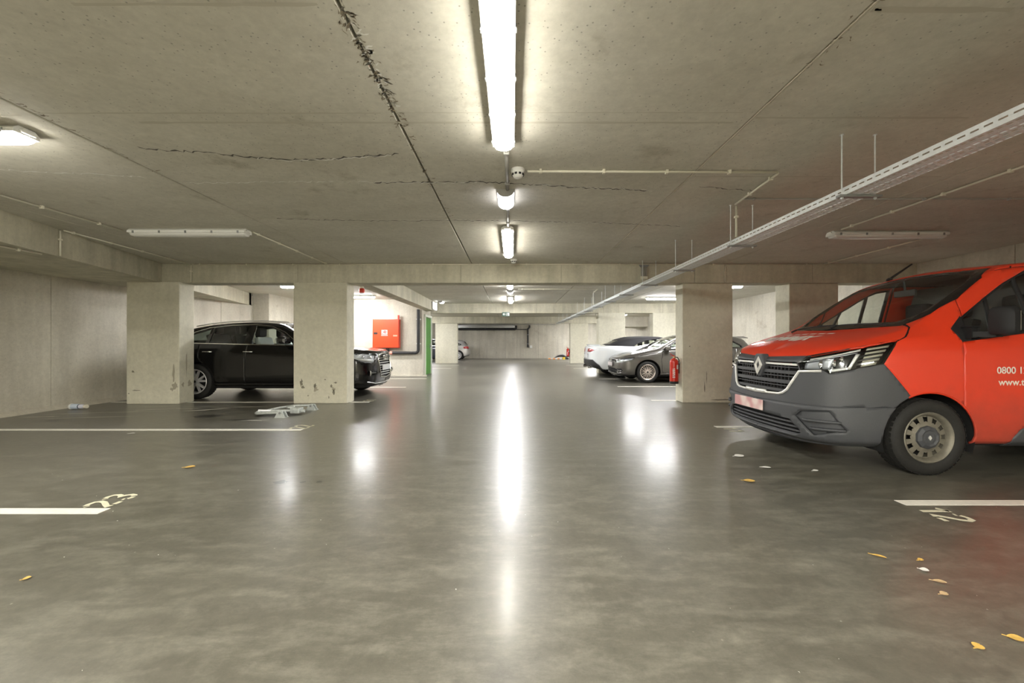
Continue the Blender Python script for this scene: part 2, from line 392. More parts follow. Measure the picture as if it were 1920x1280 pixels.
def bulkhead(name, label, group):
    r = empty(name, (0, 0, 0), 0, label, 'emergency lamp', group)
    arc = [(.085 * math.cos(t), -.012 - .062 * math.sin(t)) for t in [PI * k / 14 for k in range(15)]]
    MB().prism([(-.088, 0), (.088, 0), (.088, -.014), (-.088, -.014)], 1, -.2, .2).build('base', M_greyp, r, bevel=.003)
    MB().prism(arc, 1, -.185, .195, 0, True).build('diffuser', M_lit_c, r)
    MB().prism([(u * 1.03, w * 1.03) for u, w in arc], 1, -.2, -.185).build('end_cap', M_greyp, r)
    return r
def detector(name, label, group):
    r = empty(name, (0, 0, 0), 0, label, 'smoke detector', group)
    MB().lathe([(0, 0), (.055, 0), (.056, -.012), (.05, -.02), (.05, -.022)]).build('base', M_white, r)
    MB().lathe([(.05, -.022), (.046, -.034), (.036, -.046), (.02, -.052), (0, -.053)]).build('head', M_white, r)
    for k in range(9):
        t = 2 * PI * k / 9
        MB().box(-.01, .01, .043, .049, -.038, -.027).build('vent', M_black, r).rotation_euler.z = t
    return r
G_L = 'long sealed ceiling lamps'
proto = {}
def lamp(key, lit, x, y, rz, label):
    if key not in proto:
        o = luminaire('ceiling_lamp', lit, label, G_L); proto[key] = o; o.location = (x, y, CEIL); o.rotation_euler.z = rz; return o
    return dup(proto[key], (x, y, CEIL), rz, label)
lamp('n', M_lit_n, -.067, 2.235, PI / 2, 'large lit strip lamp over the aisle, nearest the camera')
lamp('n', M_lit_n, -.067, 6.0, PI / 2, 'lit strip lamp over the aisle just before the first concrete beam')
lamp('n', M_lit_n, -4.27, 2.86, 0, 'lit strip lamp cut by the left edge of the photo')
lamp('u', M_unlit, -4.37, 5.4, 0, 'unlit strip lamp on the ceiling ahead of the left columns')
lamp('u', M_unlit, 5.17, 5.5, 0, 'unlit strip lamp on the dark ceiling above the red van')
lamp('f', M_lit_f, -.067, 9.95, PI / 2, 'first lit strip lamp over the aisle behind the first beam')
lamp('f', M_lit_f, -.067, 13.7, PI / 2, 'second lit strip lamp over the aisle behind the first beam')
lamp('f', M_lit_f, -5.25, 10.4, 0, 'lit strip lamp above the black car, half hidden by the column')
lamp('f', M_lit_f, -5.2, 12.75, 0, 'lit strip lamp near the red hose cabinet')
lamp('f', M_lit_f, 5.2, 10.4, 0, 'lit strip lamp above the grey hatchback, mostly behind the column')
lamp('f', M_lit_f, 5.22, 13.2, 0, 'lit strip lamp above the white convertible, left of the column')
for x, y, rz, l in ((-.067, 17.65, PI / 2, 'small lit strip lamp over the aisle past the second beam'), (-.067, 25.4, PI / 2, 'farthest small lit strip lamp over the aisle'),
                    (5.15, 20.7, 0, 'distant lit strip lamp on the right past the second beam'), (-5.2, 18.2, 0, 'distant lit strip lamp on the left behind the stair core'),
                    (-5.2, 20.9, 0, 'distant lit strip lamp on the left before the far column'), (5.2, 26.0, 0, 'far lit strip lamp beside the far right column'),
                    (5.2, 28.5, 0, 'farthest lit strip lamp on the right'), (-5.2, 26.0, 0, 'far lit strip lamp above the silver hatchback'),
                    (5.15, 18.0, 0, 'lit strip lamp on the right just past the second beam')):
    lamp('f', M_lit_f, x, y, rz, l)
for x, y, rz, l in ((-.067, -1.7, PI / 2, 'over the aisle, first behind the photographer'), (-.067, -5.2, PI / 2, 'over the aisle, second behind the photographer'),
                    (-4.3, -1.2, 0, 'over the left bays, first behind the photographer'), (-4.3, -4.4, 0, 'over the left bays, second behind the photographer'),
                    (4.6, -5.6, 0, 'over the right bays, far behind the photographer')):
    lamp('b', M_fill, x, y, rz, 'unseen fill strip lamp ' + l)  # out of view, added and boosted to brighten the column fronts
b0 = bulkhead('emergency_lamp', 'half round emergency lamp between the two nearest aisle strip lamps', 'half round emergency lamps'); b0.location = (-.07, 4.17, CEIL)
dup(b0, (-.07, 11.75, CEIL), label='half round emergency lamp over the aisle in the second bay')
dup(b0, (-.07, 19.4, CEIL), label='small distant half round emergency lamp over the aisle')
dup(b0, (-2.62, 14.6, CEIL), label='half round emergency lamp beside the end of the lengthwise beam')
d0 = detector('smoke_detector', 'white smoke detector at the end of the cream conduit', 'smoke detectors'); d0.scale = (1.1, 1.1, 1.5); d0.location = (.047, 3.53, CEIL)
dup(d0, (.02, 7.3, CEIL), label='small white smoke detector between strip lamp and first beam')
dup(d0, (.02, 14.2, CEIL), label='white smoke detector over the aisle in the second bay')

def conduit(name, pts, r, m, label, clips=1.0, skip=()):
    p0 = pts[0]
    o = wempty(name, p0, label, 'conduit', 'conduits on the ceiling and beams')
    MB().tube(pts, r, 8).build('pipe', m, o)
    acc = .12
    for a, b in zip(pts[:-1], pts[1:]):
        a, b = Vector(a), Vector(b); d = b - a; l = d.length; d.normalize(); t = acc
        while t < l - .04:
            p = a + d * t; w = r + .007
            e = [abs(d.x) * .012 + (1 - abs(d.x)) * w, abs(d.y) * .012 + (1 - abs(d.y)) * w, abs(d.z) * .012 + (1 - abs(d.z)) * w]
            MB().box(p.x - e[0], p.x + e[0], p.y - e[1], p.y + e[1], p.z - e[2], p.z + e[2]).build('clip', m, o, bevel=.003)
            t += clips
        acc = .12
    return o
zc = CEIL - .016; R1 = .0105
conduit('conduit', [(.13, 3.53, zc), (2.36, 3.55, zc)], R1, M_cream, 'cream conduit across the ceiling from the smoke detector', .56)
conduit('conduit', [(2.38, 3.57, zc), (2.445, 4.37, zc)], R1, M_cream, 'short cream conduit slanting towards the cable tray', .38)
conduit('conduit', [(2.462, 4.385, CEIL - .03), (2.462, 4.385, 2.33)], R1, M_cream, 'upright cream conduit dropping to the cable tray', .3)
conduit('conduit', [(2.44, 4.22, CEIL - .012), (7.7, 4.22, CEIL - .012)], .007, M_greyp, 'thin grey conduit across the ceiling behind the cable tray', .9)
conduit('conduit', [(4.40, -1.0, zc), (4.40, 5.33, zc)], R1, M_cream, 'cream conduit running back from the unlit lamp above the van', .55)
conduit('conduit', [(5.99, 5.62, zc), (5.99, 7.66, zc)], R1, M_cream, 'cream conduit from the unlit lamp above the van to the beam', .6)
conduit('conduit', [(-5.27, 0, zc), (-5.27, 5.38, zc)], R1, M_cream, 'cream conduit on the ceiling left of the left unlit lamp', .62)
conduit('conduit', [(-3.56, 5.46, zc), (-3.56, 7.66, zc)], R1, M_cream, 'cream conduit from the left unlit lamp to the beam', .5)
fx, fy = askew(-2.4)
conduit('conduit', [(fx + .07, fy, zc), (-6.2, 7.66, zc)], R1, M_cream, 'cream conduit on the ceiling along the skewed slab edge', .55)
conduit('conduit', [(fx + .018, fy, CEIL - .02), (fx + .018, fy, SOF + .01)], R1, M_cream, 'short upright cream conduit on the skewed slab edge', .3)
conduit('conduit', [(-6.12, 3.6, SOF - .014), (-6.10, 5.16, SOF - .014)], R1, M_cream, 'cream conduit under the lowered slab at the left', .6)
conduit('conduit', [(-6.2, 7.684, CEIL - .03), (-6.2, 7.684, SOF + .01)], R1, M_cream, 'upright cream conduit on the beam above the leftmost column', .3)
conduit('conduit', [(-6.15, 7.684, zc), (5.9, 7.684, zc)], .009, M_cream, 'long conduit along the top of the first beam', .9)
conduit('conduit', [(-.05, 3.06, CEIL - .014), (-.05, 3.95, CEIL - .014)], .016, M_greyp, 'grey conduit from the nearest strip lamp to the emergency lamp', .6)
conduit('conduit', [(-.05, 4.4, CEIL - .014), (-.06, 5.2, CEIL - .014)], .014, M_greyp, 'grey conduit from the emergency lamp to the second strip lamp', .5)
conduit('conduit', [(4.10, 7.684, CEIL - .05), (4.10, 7.684, SOF + .02)], .008, M_cream, 'upright conduit on the beam above the right column', .3)
conduit('conduit', [(.15, 11.2, zc), (2.4, 11.2, zc)], R1, M_cream, 'cream conduit across the ceiling in the second bay', .6)
conduit('conduit', [(2.4, 11.25, zc), (2.42, 11.9, zc), (2.43, 12.0, zc - .02), (2.43, 12.0, 2.33)], R1, M_cream, 'cream conduit dropping to the tray in the second bay', .4)
conduit('conduit', [(1.5, 9.6, CEIL - .02), (1.5, 9.6, 2.34)], .01, M_greyp, 'thin upright conduit by the tray behind the first beam', .3) if False else None
conduit('conduit', [(2.3, 9.65, zc), (4.4, 9.65, zc)], R1, M_greyp, 'grey conduit along the ceiling right of the tray, second bay', .5)
# cluster of four short conduits into a box on the first beam
o = wempty('junction_box', (2.53, 7.66, 2.42), 'small grey junction box with four short conduits on the beam', 'junction box')
MB().box(2.47, 2.60, 7.65, 7.70, 2.40, 2.45).build('box', M_cream, o, bevel=.006)
for k in range(4): MB().tube([(2.485 + .032 * k, 7.675, 2.44), (2.485 + .032 * k, 7.675, 2.64)], .011, 8).build('stub_pipe', M_greyp, o)
MB().prism([(2.44, 2.668), (2.63, 2.668), (2.60, 2.63), (2.47, 2.63)], 1, 7.65, 7.70).build('bracket', M_galvd, o)

# perforated cable tray on threaded rods
tx0, tx1, tz0, tz1 = 2.45, 2.655, 2.255, 2.312
T = wempty('cable_tray', (2.55, 0, tz0), 'galvanised perforated cable tray hung from threaded rods along the right of the aisle', 'cable tray')
def tray_section(y0, y1, fine):
    mb = MB(); Y = lambda x0, x1, a, b, z: mb.add([(x0, a, z), (x1, a, z), (x1, b, z), (x0, b, z)], [(0, 1, 2, 3)])
    for x in (tx0, tx1):
        za, zb = tz0 + .026, tz0 + .035
        for z0, z1 in ((tz0, za), (zb, tz1)): mb.add([(x, y0, z0), (x, y1, z0), (x, y1, z1), (x, y0, z1)], [(0, 1, 2, 3)])
        n = int((y1 - y0) / .062)
        for k in range(n + 1):
            a = y0 + k * .062 - .011; mb.add([(x, max(y0, a), za), (x, min(y1, a + .022), za), (x, min(y1, a + .022), zb), (x, max(y0, a), zb)], [(0, 1, 2, 3)])
        s = -1 if x == tx0 else 1
        mb.add([(x, y0, tz1), (x, y1, tz1), (x - s * .01, y1, tz1 + .003), (x - s * .01, y0, tz1 + .003)], [(0, 1, 2, 3)])
    if not fine: Y(tx0, tx1, y0, y1, tz0)
    else:
        nr = 6; w = (tx1 - tx0) / nr
        for r in range(nr):
            xa = tx0 + r * w; Y(xa, xa + w - .016, y0, y1, tz0)
            n = int((y1 - y0) / .04); off = .02 * (r % 2)
            for k in range(n + 1):
                a = y0 + k * .04 + off; b = min(a + .012, y1)
                if b > a: Y(xa + w - .016, xa + w, a, b, tz0)
    o = mb.build('tray_section', M_galv, T)
    sm = o.modifiers.new('thick', 'SOLIDIFY'); sm.thickness = .0014; sm.offset = 0
    return o
for a, b in ((-1.5, 1.4), (1.4, 4.4), (4.4, 7.4), (7.4, 10.4), (10.4, 13.4), (13.4, 16.4), (16.4, 19.4), (19.4, 22.4)): tray_section(a, b, b < 11)
yy = -.06
me_rod = me_br = None
while yy < 22.3:
    top = SOF if any(y - .02 < yy < y + .4 for y in BAYS) else CEIL - .001
    for x in (2.43, 2.675):
        MB().tube([(x, yy, tz0 - .035), (x, yy, top)], .005, 6).lathe([(0, top - .004), (.014, top - .004), (.014, top)], 2, (x, yy, 0), 8).lathe([(.011, tz0 - .03), (.011, tz0 - .02)], 2, (x, yy, 0), 6).build('rod', M_galv, T)
    MB().box(2.40, 2.715, yy - .02, yy + .02, tz0 - .020, tz0 - .002).build('bracket', M_galvd, T, bevel=.003)
    yy += 1.5

# signs
M_sgreen = mat('sign_green', (.006, .045, .022), .4, emit=(.01, .2, .09, 1), es=.01)
M_swhite = mat('sign_white', (.85, .85, .82), .5)
M_slit = mat('sign_lit', (.9, .9, .9), .4, emit=(.95, .95, 1, 1), es=.35)
es = wempty('exit_sign', (-.26, 15.33, 2.28), 'small dark green exit sign with white arrow on the second beam', 'sign')
MB().box(-.40, -.11, 15.30, 15.35, 2.20, 2.36).build('panel', M_sgreen, es, bevel=.004)
yq = 15.297
MB().box(-.36, -.27, yq, yq + .003, 2.272, 2.288).prism([(-.375, 2.28), (-.33, 2.325), (-.315, 2.31), (-.345, 2.28), (-.315, 2.25), (-.33, 2.235)], 1, yq, yq + .003).build('arrow', M_swhite, es)
MB().box(-.18, -.125, yq, yq + .003, 2.225, 2.335).build('door_mark', M_swhite, es)
MB().lathe([(0, 0), (.012, 0), (.012, .003)], 1, (-.205, yq, 2.325), 10).tube([(-.21, yq, 2.31), (-.225, yq, 2.27), (-.20, yq, 2.25), (-.215, yq, 2.22)], .006, 6).tube([(-.225, yq, 2.27), (-.245, yq, 2.24)], .006, 6).tube([(-.235, yq, 2.30), (-.215, yq, 2.305), (-.195, yq, 2.285)], .005, 6).build('running_figure', M_swhite, es)
lb = wempty('light_box_sign', (-2.87, 14.78, 2.4), 'white lit box sign on the end of the lengthwise beam by the green door', 'sign')
MB().box(-2.895, -2.85, 14.25, 14.72, 2.38, 2.66).build('case', M_greyp, lb, bevel=.005)
MB().box(-2.85, -2.842, 14.27, 14.70, 2.40, 2.64).build('face', M_slit, lb)
MB().box(-2.85, -2.80, 14.735, 14.765, 2.38, 2.66).build('side_face', M_slit, lb)

# green door in the side of the stair core, with its frame
M_green = mat('green_paint', (.036, .175, .004), .6)
M_frame = mat('pale_steel', (.62, .64, .55), .5)
dr = struct('door_1', MB().box(-3.165, -3.135, 14.30, 15.26, .02, 2.10), M_green, bevel=.004)
MB().box(-3.165, -3.10, 14.18, 14.27, 0, 2.20).build('frame_post', M_frame, None) if False else None
for nm, a in (('door_frame', (-3.17, -3.10, 14.20, 14.28, 0, 2.2)), ('door_frame', (-3.17, -3.10, 15.28, 15.36, 0, 2.2)), ('door_frame', (-3.17, -3.10, 14.28, 15.28, 2.12, 2.2))):
    MB().box(*a).build(nm, M_frame, dr, bevel=.004)
MB().tube([(-3.135, 15.14, 1.05), (-3.085, 15.14, 1.05), (-3.085, 15.02, 1.05)], .011, 8).build('door_handle', M_black, dr)
MB().box(-3.135, -3.12, 15.10, 15.18, .95, 1.15).build('lock_plate', M_galvd, dr)

# hose cabinet
hc = wempty('hose_cabinet', (-4.38, 13.95, 1.0), 'red fire hose cabinet on the pale wall behind the black car', 'hose cabinet')
MB().box(-4.84, -3.92, 13.77, 13.945, 1.0, 2.0).build('cabinet', M_red, hc, bevel=.012)
MB().box(-4.825, -3.935, 13.748, 13.768, 1.015, 1.985).build('door', mat('red_orange_enamel', (.72, .065, .016), .35, coat=.3), hc, bevel=.006)
MB().box(-4.79, -4.66, 13.742, 13.75, 1.47, 1.54).lathe([(0, 13.735), (.02, 13.735), (.02, 13.745)], 1, (-4.74, 0, 1.505), 12).build('lock', M_black, hc)
pg = MB().box(-4.52, -4.32, 13.744, 13.749, 1.47, 1.62).build('hose_pictogram', M_swhite, hc)
mbp = MB()
mbp.lathe([(.018, 0), (.05, 0), (.05, .002)], 1, (-4.40, 13.741, 1.555), 16)
mbp.box(-4.51, -4.46, 13.741, 13.743, 1.48, 1.50).box(-4.38, -4.345, 13.741, 13.743, 1.48, 1.50).tube([(-4.45, 13.743, 1.52), (-4.50, 13.743, 1.60)], .009, 6)
mbp.build('hose_reel_mark', M_red, pg)
MB().box(-4.53, -4.31, 13.744, 13.748, 1.425, 1.445).build('caption_strip', M_swhite, hc)
MB().box(-4.12, -3.98, 13.744, 13.748, 1.40, 1.45).build('small_label', mat('pale_pink', (.8, .35, .25), .6), hc)
MB().box(-3.985, -3.935, 13.80, 13.88, 2.0, 2.14).build('alarm_nub', M_red, hc, bevel=.01)
hp = wempty('water_pipe', (-4.3, 13.88, 1.0), 'black water pipe running from under the hose cabinet up to the beam', 'pipe')
P = [(-4.35, 13.87, .995), (-4.35, 13.87, .90)] + [(-4.25 - .10 * math.cos(t), 13.87, .93 - .10 * math.sin(t)) for t in (.4, .8, 1.2, 1.57)] + [(-3.38, 13.87, .83)] + [(-3.38 + .10 * math.sin(t), 13.87, .93 - .10 * math.cos(t)) for t in (.4, .8, 1.2, 1.57)] + [(-3.28, 13.87, 2.34)]
MB().tube(P, .052, 14).build('pipe', M_black, hp)
MB().lathe([(.055, 0), (.062, 0), (.062, .09), (.055, .09)], 0, (-4.27, 13.87, .83), 16).build('tape', mat('pink_tape', (.72, .32, .25), .6), hp)
for x, z, ax in ((-3.28, 1.15, 2), (-3.28, 2.0, 2)): MB().box(x - .075, x + .075, 13.86, 13.947, z - .02, z + .02).build('clamp', M_white, hp, bevel=.004)
# alarm sounder under the first beam
al = wempty('alarm_sounder', (-3.08, 8.2, 2.33), 'small red alarm sounder hanging under the beam beside the column', 'alarm')
MB().lathe([(0, 2.20), (.045, 2.20), (.055, 2.225), (.055, 2.27), (.04, 2.29), (0, 2.29)], 2, (-3.1, 8.2, 0), 18).build('sounder', M_red, al)
MB().lathe([(0, 2.175), (.03, 2.18), (.035, 2.20)], 2, (-3.1, 8.2, 0), 16).build('lens', M_swhite, al)
MB().box(-3.13, -3.07, 8.17, 8.23, 2.29, 2.325).build('mount', M_cream, al)

# back wall services
M_duct = mat('grey_sheet_metal', (.33, .33, .31), .35, metal=.5)
o = wempty('ventilation_duct', (-2, 30.5, 2.36), 'flat grey sheet metal duct high on the far wall', 'duct')
MB().box(-4.3, .18, 30.25, 30.78, 2.33, 2.55).build('duct_body', M_duct, o, bevel=.01)
for x in (-3.2, -2.0, -.8): MB().box(x - .02, x + .02, 30.235, 30.79, 2.32, 2.56).build('flange', M_galvd, o)
o = wempty('drain_pipe', (-2, 30.66, 2.25), 'black horizontal drain pipe on the far wall below the duct', 'pipe')
MB().tube([(-4.3, 30.66, 2.24), (.2, 30.66, 2.24), (.27, 30.66, 2.27), (.27, 30.66, 2.52)], .075, 12).build('pipe', M_black, o)
MB().tube([(.3, 30.68, 2.23), (1.09, 30.68, 2.23)], .03, 10).build('branch_pipe', M_black, o)
o = wempty('downpipe', (1.2, 30.7, 1.6), 'black downpipe on the far wall, right of the aisle middle', 'pipe')
MB().tube([(1.30, 30.66, 2.55), (1.30, 30.66, 2.40), (1.24, 30.68, 2.33), (1.18, 30.68, 2.26), (1.18, 30.68, .85)], .065, 12).build('pipe', M_black, o)
for z in (1.1, 1.8): MB().lathe([(.075, 0), (.08, 0), (.08, .05), (.075, .05)], 2, (1.18, 30.68, z), 14).build('clamp', M_galvd, o)
o = wempty('socket_box', (1.4, 30.77, .9), 'small white socket box on the far wall beside the downpipe', 'box')
MB().box(1.32, 1.52, 30.70, 30.80, .80, 1.0).build('case', M_white, o, bevel=.01)
MB().box(1.35, 1.49, 30.69, 30.70, .83, .97).build('lid', M_white, o)
conduit('conduit', [(-4.2, 30.72, 2.60), (3.3, 30.72, 2.60)], .02, M_greyp, 'thin conduit along the top of the far wall', 1.2)
# ------------------------------------------------------------------ floor markings and small things on the floor
M_paint = mat('white_road_paint', (.80, .78, .70), .55, noise=.06, nscale=30)
M_paint2 = mat('cream_road_paint', (.72, .69, .52), .55, noise=.08, nscale=30)
floor = bpy.data.objects['floor']
def line(x0, x1, y, w=.09, cut=None):
    mb = MB()
    mb.prism([(x0, y - w / 2), (x1, y - w / 2), (x1, y + w / 2), (x0, y + w / 2)], 2, .0, .0025)
    return mb.build('parking_line', M_paint, floor)
LY = [0.14, 2.755, 5.35, 7.87, 10.55, 13.1]
for y in LY + [18.4, 21.0, 25.6, 28.2]:
    line(-7.9, -2.825, y)
for y in [.25, 2.90, 5.54, 8.10, 10.70, 13.0, 18.4, 21.0, 25.6, 28.2]:
    line(2.82, 7.7, y)
STROKES = {'1': [[(.22, .74), (.50, .97)], [(.50, 1.0), (.50, 0)]],
           '2': [[(.04, .80), (.07, .88)], [(.12, .94), (.30, 1.0), (.52, .97), (.60, .80), (.52, .60), (.25, .30), (.04, .05), (.22, .05)], [(.32, .05), (.62, .05)]],
           '3': [[(.04, .85), (.08, .91)], [(.15, .96), (.32, 1.0), (.52, .94), (.56, .78), (.48, .62), (.30, .54), (.50, .46), (.60, .30), (.54, .14), (.44, .06)], [(.36, .02), (.22, .01), (.12, .06)], [(.07, .12), (.04, .20)]]}
def ribbon(mb, pts, w, z):
    pts = [Vector((p[0], p[1])) for p in pts]; L = []; R = []
    for i, p in enumerate(pts):
        a = pts[max(i - 1, 0)]; b = pts[min(i + 1, len(pts) - 1)]; d = (b - a).normalized(); nn = Vector((-d.y, d.x))
        L.append(p + nn * w / 2); R.append(p - nn * w / 2)
    n = len(pts); vs = [(p.x, p.y, z) for p in L] + [(p.x, p.y, z) for p in R]
    mb.add(vs, [(i, i + 1, n + i + 1, n + i) for i in range(n - 1)])
def number(txt, org, right, up, h=.19, w=.17, gap=.135):
    """stencilled digits: org = lower left, right/up = floor directions"""
    mb = MB()
    for k, ch in enumerate(txt):
        for st in STROKES[ch]:
            pp = []
            for u, v in st:
                a = k * gap + u * w; b = v * h
                pp.append((org[0] + right[0] * a + up[0] * b, org[1] + right[1] * a + up[1] * b))
            ribbon(mb, pp, .034, .003)
    return mb.build('stall_number', M_paint2, floor)
number('23', (-2.86, 2.815), (0, 1), (-1, 0))
number('22', (-2.80, 5.40), (0, 1), (-1, 0), h=.24)
number('21', (-2.80, 7.95), (0, 1), (-1, 0))
number('12', (2.82, 2.835), (0, -1), (1, 0), h=.20)
number('11', (2.86, 5.48), (0, -1), (1, 0), h=.20)

def blob(mb, cx, cy, rx, ry, z, n=14, jag=.35, rot=0.0, seed=0):
    rnd = random.Random(seed); pts = []
    for k in range(n):
        t = 2 * PI * k / n; q = 1 + rnd.uniform(-jag, jag); u, v = rx * q * math.cos(t), ry * q * math.sin(t)
        pts.append((cx + u * math.cos(rot) - v * math.sin(rot), cy + u * math.sin(rot) + v * math.cos(rot), z))
    mb.add(pts, [list(range(n))])
# white paint smears along the left bay, damp and oily spots, all flat on the floor
mb = MB()
for i, (cx, cy, rx, ry, rot) in enumerate(((-6.0, 7.05, .55, .03, .25), (-5.35, 6.95, .30, .05, .5), (-6.4, 6.75, .35, .02, .2), (-6.6, 6.25, .7, .02, .18), (-5.5, 7.35, .45, .02, .1), (-4.9, 7.25, .4, .015, .15), (-7.2, 6.6, .4, .02, .25), (-3.9, 6.0, .28, .035, .1), (-7.4, 6.3, .3, .03, .2), (-6.6, 7.3, .35, .015, .2))):
    blob(mb, cx, cy, rx, ry, .0012, 16, .55, rot, i)
mb.build('paint_smear', mat('worn_white_smear', (.55, .54, .49), .7), floor)
mb = MB()
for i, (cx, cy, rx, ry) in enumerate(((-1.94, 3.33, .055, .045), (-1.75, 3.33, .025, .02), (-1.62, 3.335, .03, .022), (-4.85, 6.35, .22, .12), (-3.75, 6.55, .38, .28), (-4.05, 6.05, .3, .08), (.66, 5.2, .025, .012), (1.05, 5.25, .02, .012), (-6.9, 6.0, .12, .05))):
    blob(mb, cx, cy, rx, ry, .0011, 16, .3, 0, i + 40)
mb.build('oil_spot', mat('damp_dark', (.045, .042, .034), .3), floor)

# leaves and scraps, each lying on the floor
def leaf(x, y, l, w, rot, m, label, name='leaf', cat='leaf'):
    mb = MB(); n = 6; vs = []; 
    for k in range(n + 1):
        u = k / n; hw = w * math.sin(PI * min(1, u * .95 + .03)) ** .8; z = .002 + .004 * abs(math.sin(2.2 * u))
        vs += [(l * (u - .5), -hw * 1.5, z + .003), (l * (u - .5), 0, z), (l * (u - .5), hw * 1.5, z + .004)]
    fs = []
    for k in range(n):
        for j in range(2): fs.append((3 * k + j, 3 * k + j + 1, 3 * k + 4 + j, 3 * k + 3 + j))
    mb.add(vs, fs, 0, True); mb.tube([(-l * .5, 0, .005), (-l * .75, .004, .004)], .0018, 5)
    o = mb.build(name, m); o.location = (x, y, 0); o.rotation_euler.z = rot
    return tag(o, label, cat, 'fallen leaves and scraps on the floor')
M_leafy = mat('yellow_leaf', (.62, .40, .10), .6, noise=.2); M_leafb = mat('tan_leaf', (.50, .36, .20), .7, noise=.2); M_paper = mat('white_scrap', (.75, .74, .70), .7)
def fl(px, py): Y = 747 * CAM_H / (py - 643.5); return ((px - 961) / 747 * Y, Y)
for px, py, l, w, rot, m, lb in ((356, 876, .085, .022, .3, M_leafy, 'yellow leaf on the floor beyond the stall number 23'),
        (1405, 902, .085, .022, -.3, M_leafy, 'yellow leaf on the floor ahead of the red van'),
        (1834, 1214, .035, .012, .4, M_leafy, 'small yellow leaf at the bottom right corner of the photo'),
        (1906, 1199, .05, .014, -.6, M_leafy, 'yellow leaf at the right edge, nearest the camera'),
        (1648, 1044, .06, .008, -.8, M_leafy, 'narrow yellow leaf below the line end by the stall number 12'),
        (1762, 1092, .05, .010, -.5, M_leafb, 'tan leaf to the right on the near floor'),
        (1770, 1115, .035, .010, .1, M_leafb, 'small tan leaf just below the other tan leaf'),
        (1726, 1051, .03, .008, .2, M_leafy, 'tiny yellow leaf between two scraps on the near right floor'),
        (50, 1086, .03, .010, .7, M_leafy, 'tiny orange leaf on the near left floor')):
    x, y = fl(px, py); leaf(x, y, l, w, rot, m, lb)
for px, py, l, w, rot, lb in ((1386, 855, .10, .03, .2, 'pale flattened scrap on the floor before the van bumper'), (1437, 877, .075, .016, -.4, 'white scrap on the floor left of the van wheel'),
        (1529, 883, .05, .014, .1, 'small white scrap closest to the van wheel'), (1733, 1070, .035, .014, -.8, 'white scrap on the near right floor'), (247, 813, .07, .012, .2, 'white scrap below the line of stall 22')):
    x, y = fl(px, py); leaf(x, y, l, w, rot, M_paper, lb, 'paper_scrap', 'scrap')
rnd = random.Random(3); mb = MB()
for k in range(260):
    x, y = rnd.uniform(-4.5, 5), rnd.uniform(1.3, 6.5); s = rnd.uniform(.002, .0065); a = rnd.uniform(0, PI)
    if (x < 0 and rnd.random() < .55) or (x > 2.5 and y > 3.2): continue
    mb.add([(x + s * math.cos(a), y + s * math.sin(a), .002), (x - s * .4 * math.sin(a), y + s * .4 * math.cos(a), .004), (x - s * math.cos(a), y - s * math.sin(a), .002), (x + s * .4 * math.sin(a), y - s * .4 * math.cos(a), .003)], [(0, 1, 2, 3)])
o = mb.build('debris', M_paper); tag(o, 'tiny pale specks of grit scattered over the floor', 'grit', kind='stuff')

# folded-down parking barrier
pb_ = wempty('parking_barrier', (-3.75, 6.5, 0), 'folded galvanised parking barrier lying on the floor before the columns', 'parking barrier')
M_galvw = mat('weathered_zinc', (.50, .53, .51), .45, metal=.35, noise=.12, nscale=30)
bow = [(-3.62, 6.24, .075), (-3.98, 6.27, .06)] + [(-4.0 - .1 * math.sin(t), 6.42 - .14 * math.cos(t), .055) for t in (.3, .8, 1.3)] + [(-4.06, 6.60, .05), (-3.98, 6.82, .06), (-3.80, 6.93, .075), (-3.52, 6.95, .08)]
MB().tube(bow, .020, 10).build('bow', M_galvw, pb_)
MB().tube([(-3.98, 6.50, .055), (-3.45, 6.55, .06)], .026, 12).lathe([(.028, 0), (.034, 0), (.034, .05), (.028, .05)], 0, (-3.92, 6.506, .056), 14).build('strut', M_galvw, pb_)
MB().tube([(-4.12, 6.46, .07), (-3.92, 6.505, .058)], .022, 12).build('inner_strut', mat('pale_zinc', (.78, .78, .80), .35, metal=.3), pb_)
MB().cbox(-3.62, -3.47, 6.47, 6.62, .02, .105, .012).tube([(-3.47, 6.55, .05), (-3.42, 6.56, .05)], .028, 10).build('lock', M_galvw, pb_)
MB().lathe([(0, .10), (.05, .10), (.065, .085), (.065, .07)], 2, (-3.66, 6.57, .03), 16).build('lock_dome', M_galvw, pb_)
for x, y in ((-3.62, 6.20), (-3.62, 6.28), (-3.50, 6.91), (-3.50, 6.99)):
    MB().prism([(x - .085, .0), (x + .085, .0), (x + .035, .10), (x - .035, .10)], 1, y - .004, y + .004).build('foot_plate', M_galvw, pb_)
for y in (6.24, 6.95):
    x = -3.62 if y < 6.5 else -3.50
    MB().lathe([(0, y - .055), (.018, y - .055), (.018, y + .055), (0, y + .055)], 1, (x, 0, .075), 8).build('bolt', M_galvd, pb_)
    MB().box(x - .09, x + .09, y - .06, y + .06, 0, .006).build('base_plate', M_galvw, pb_)
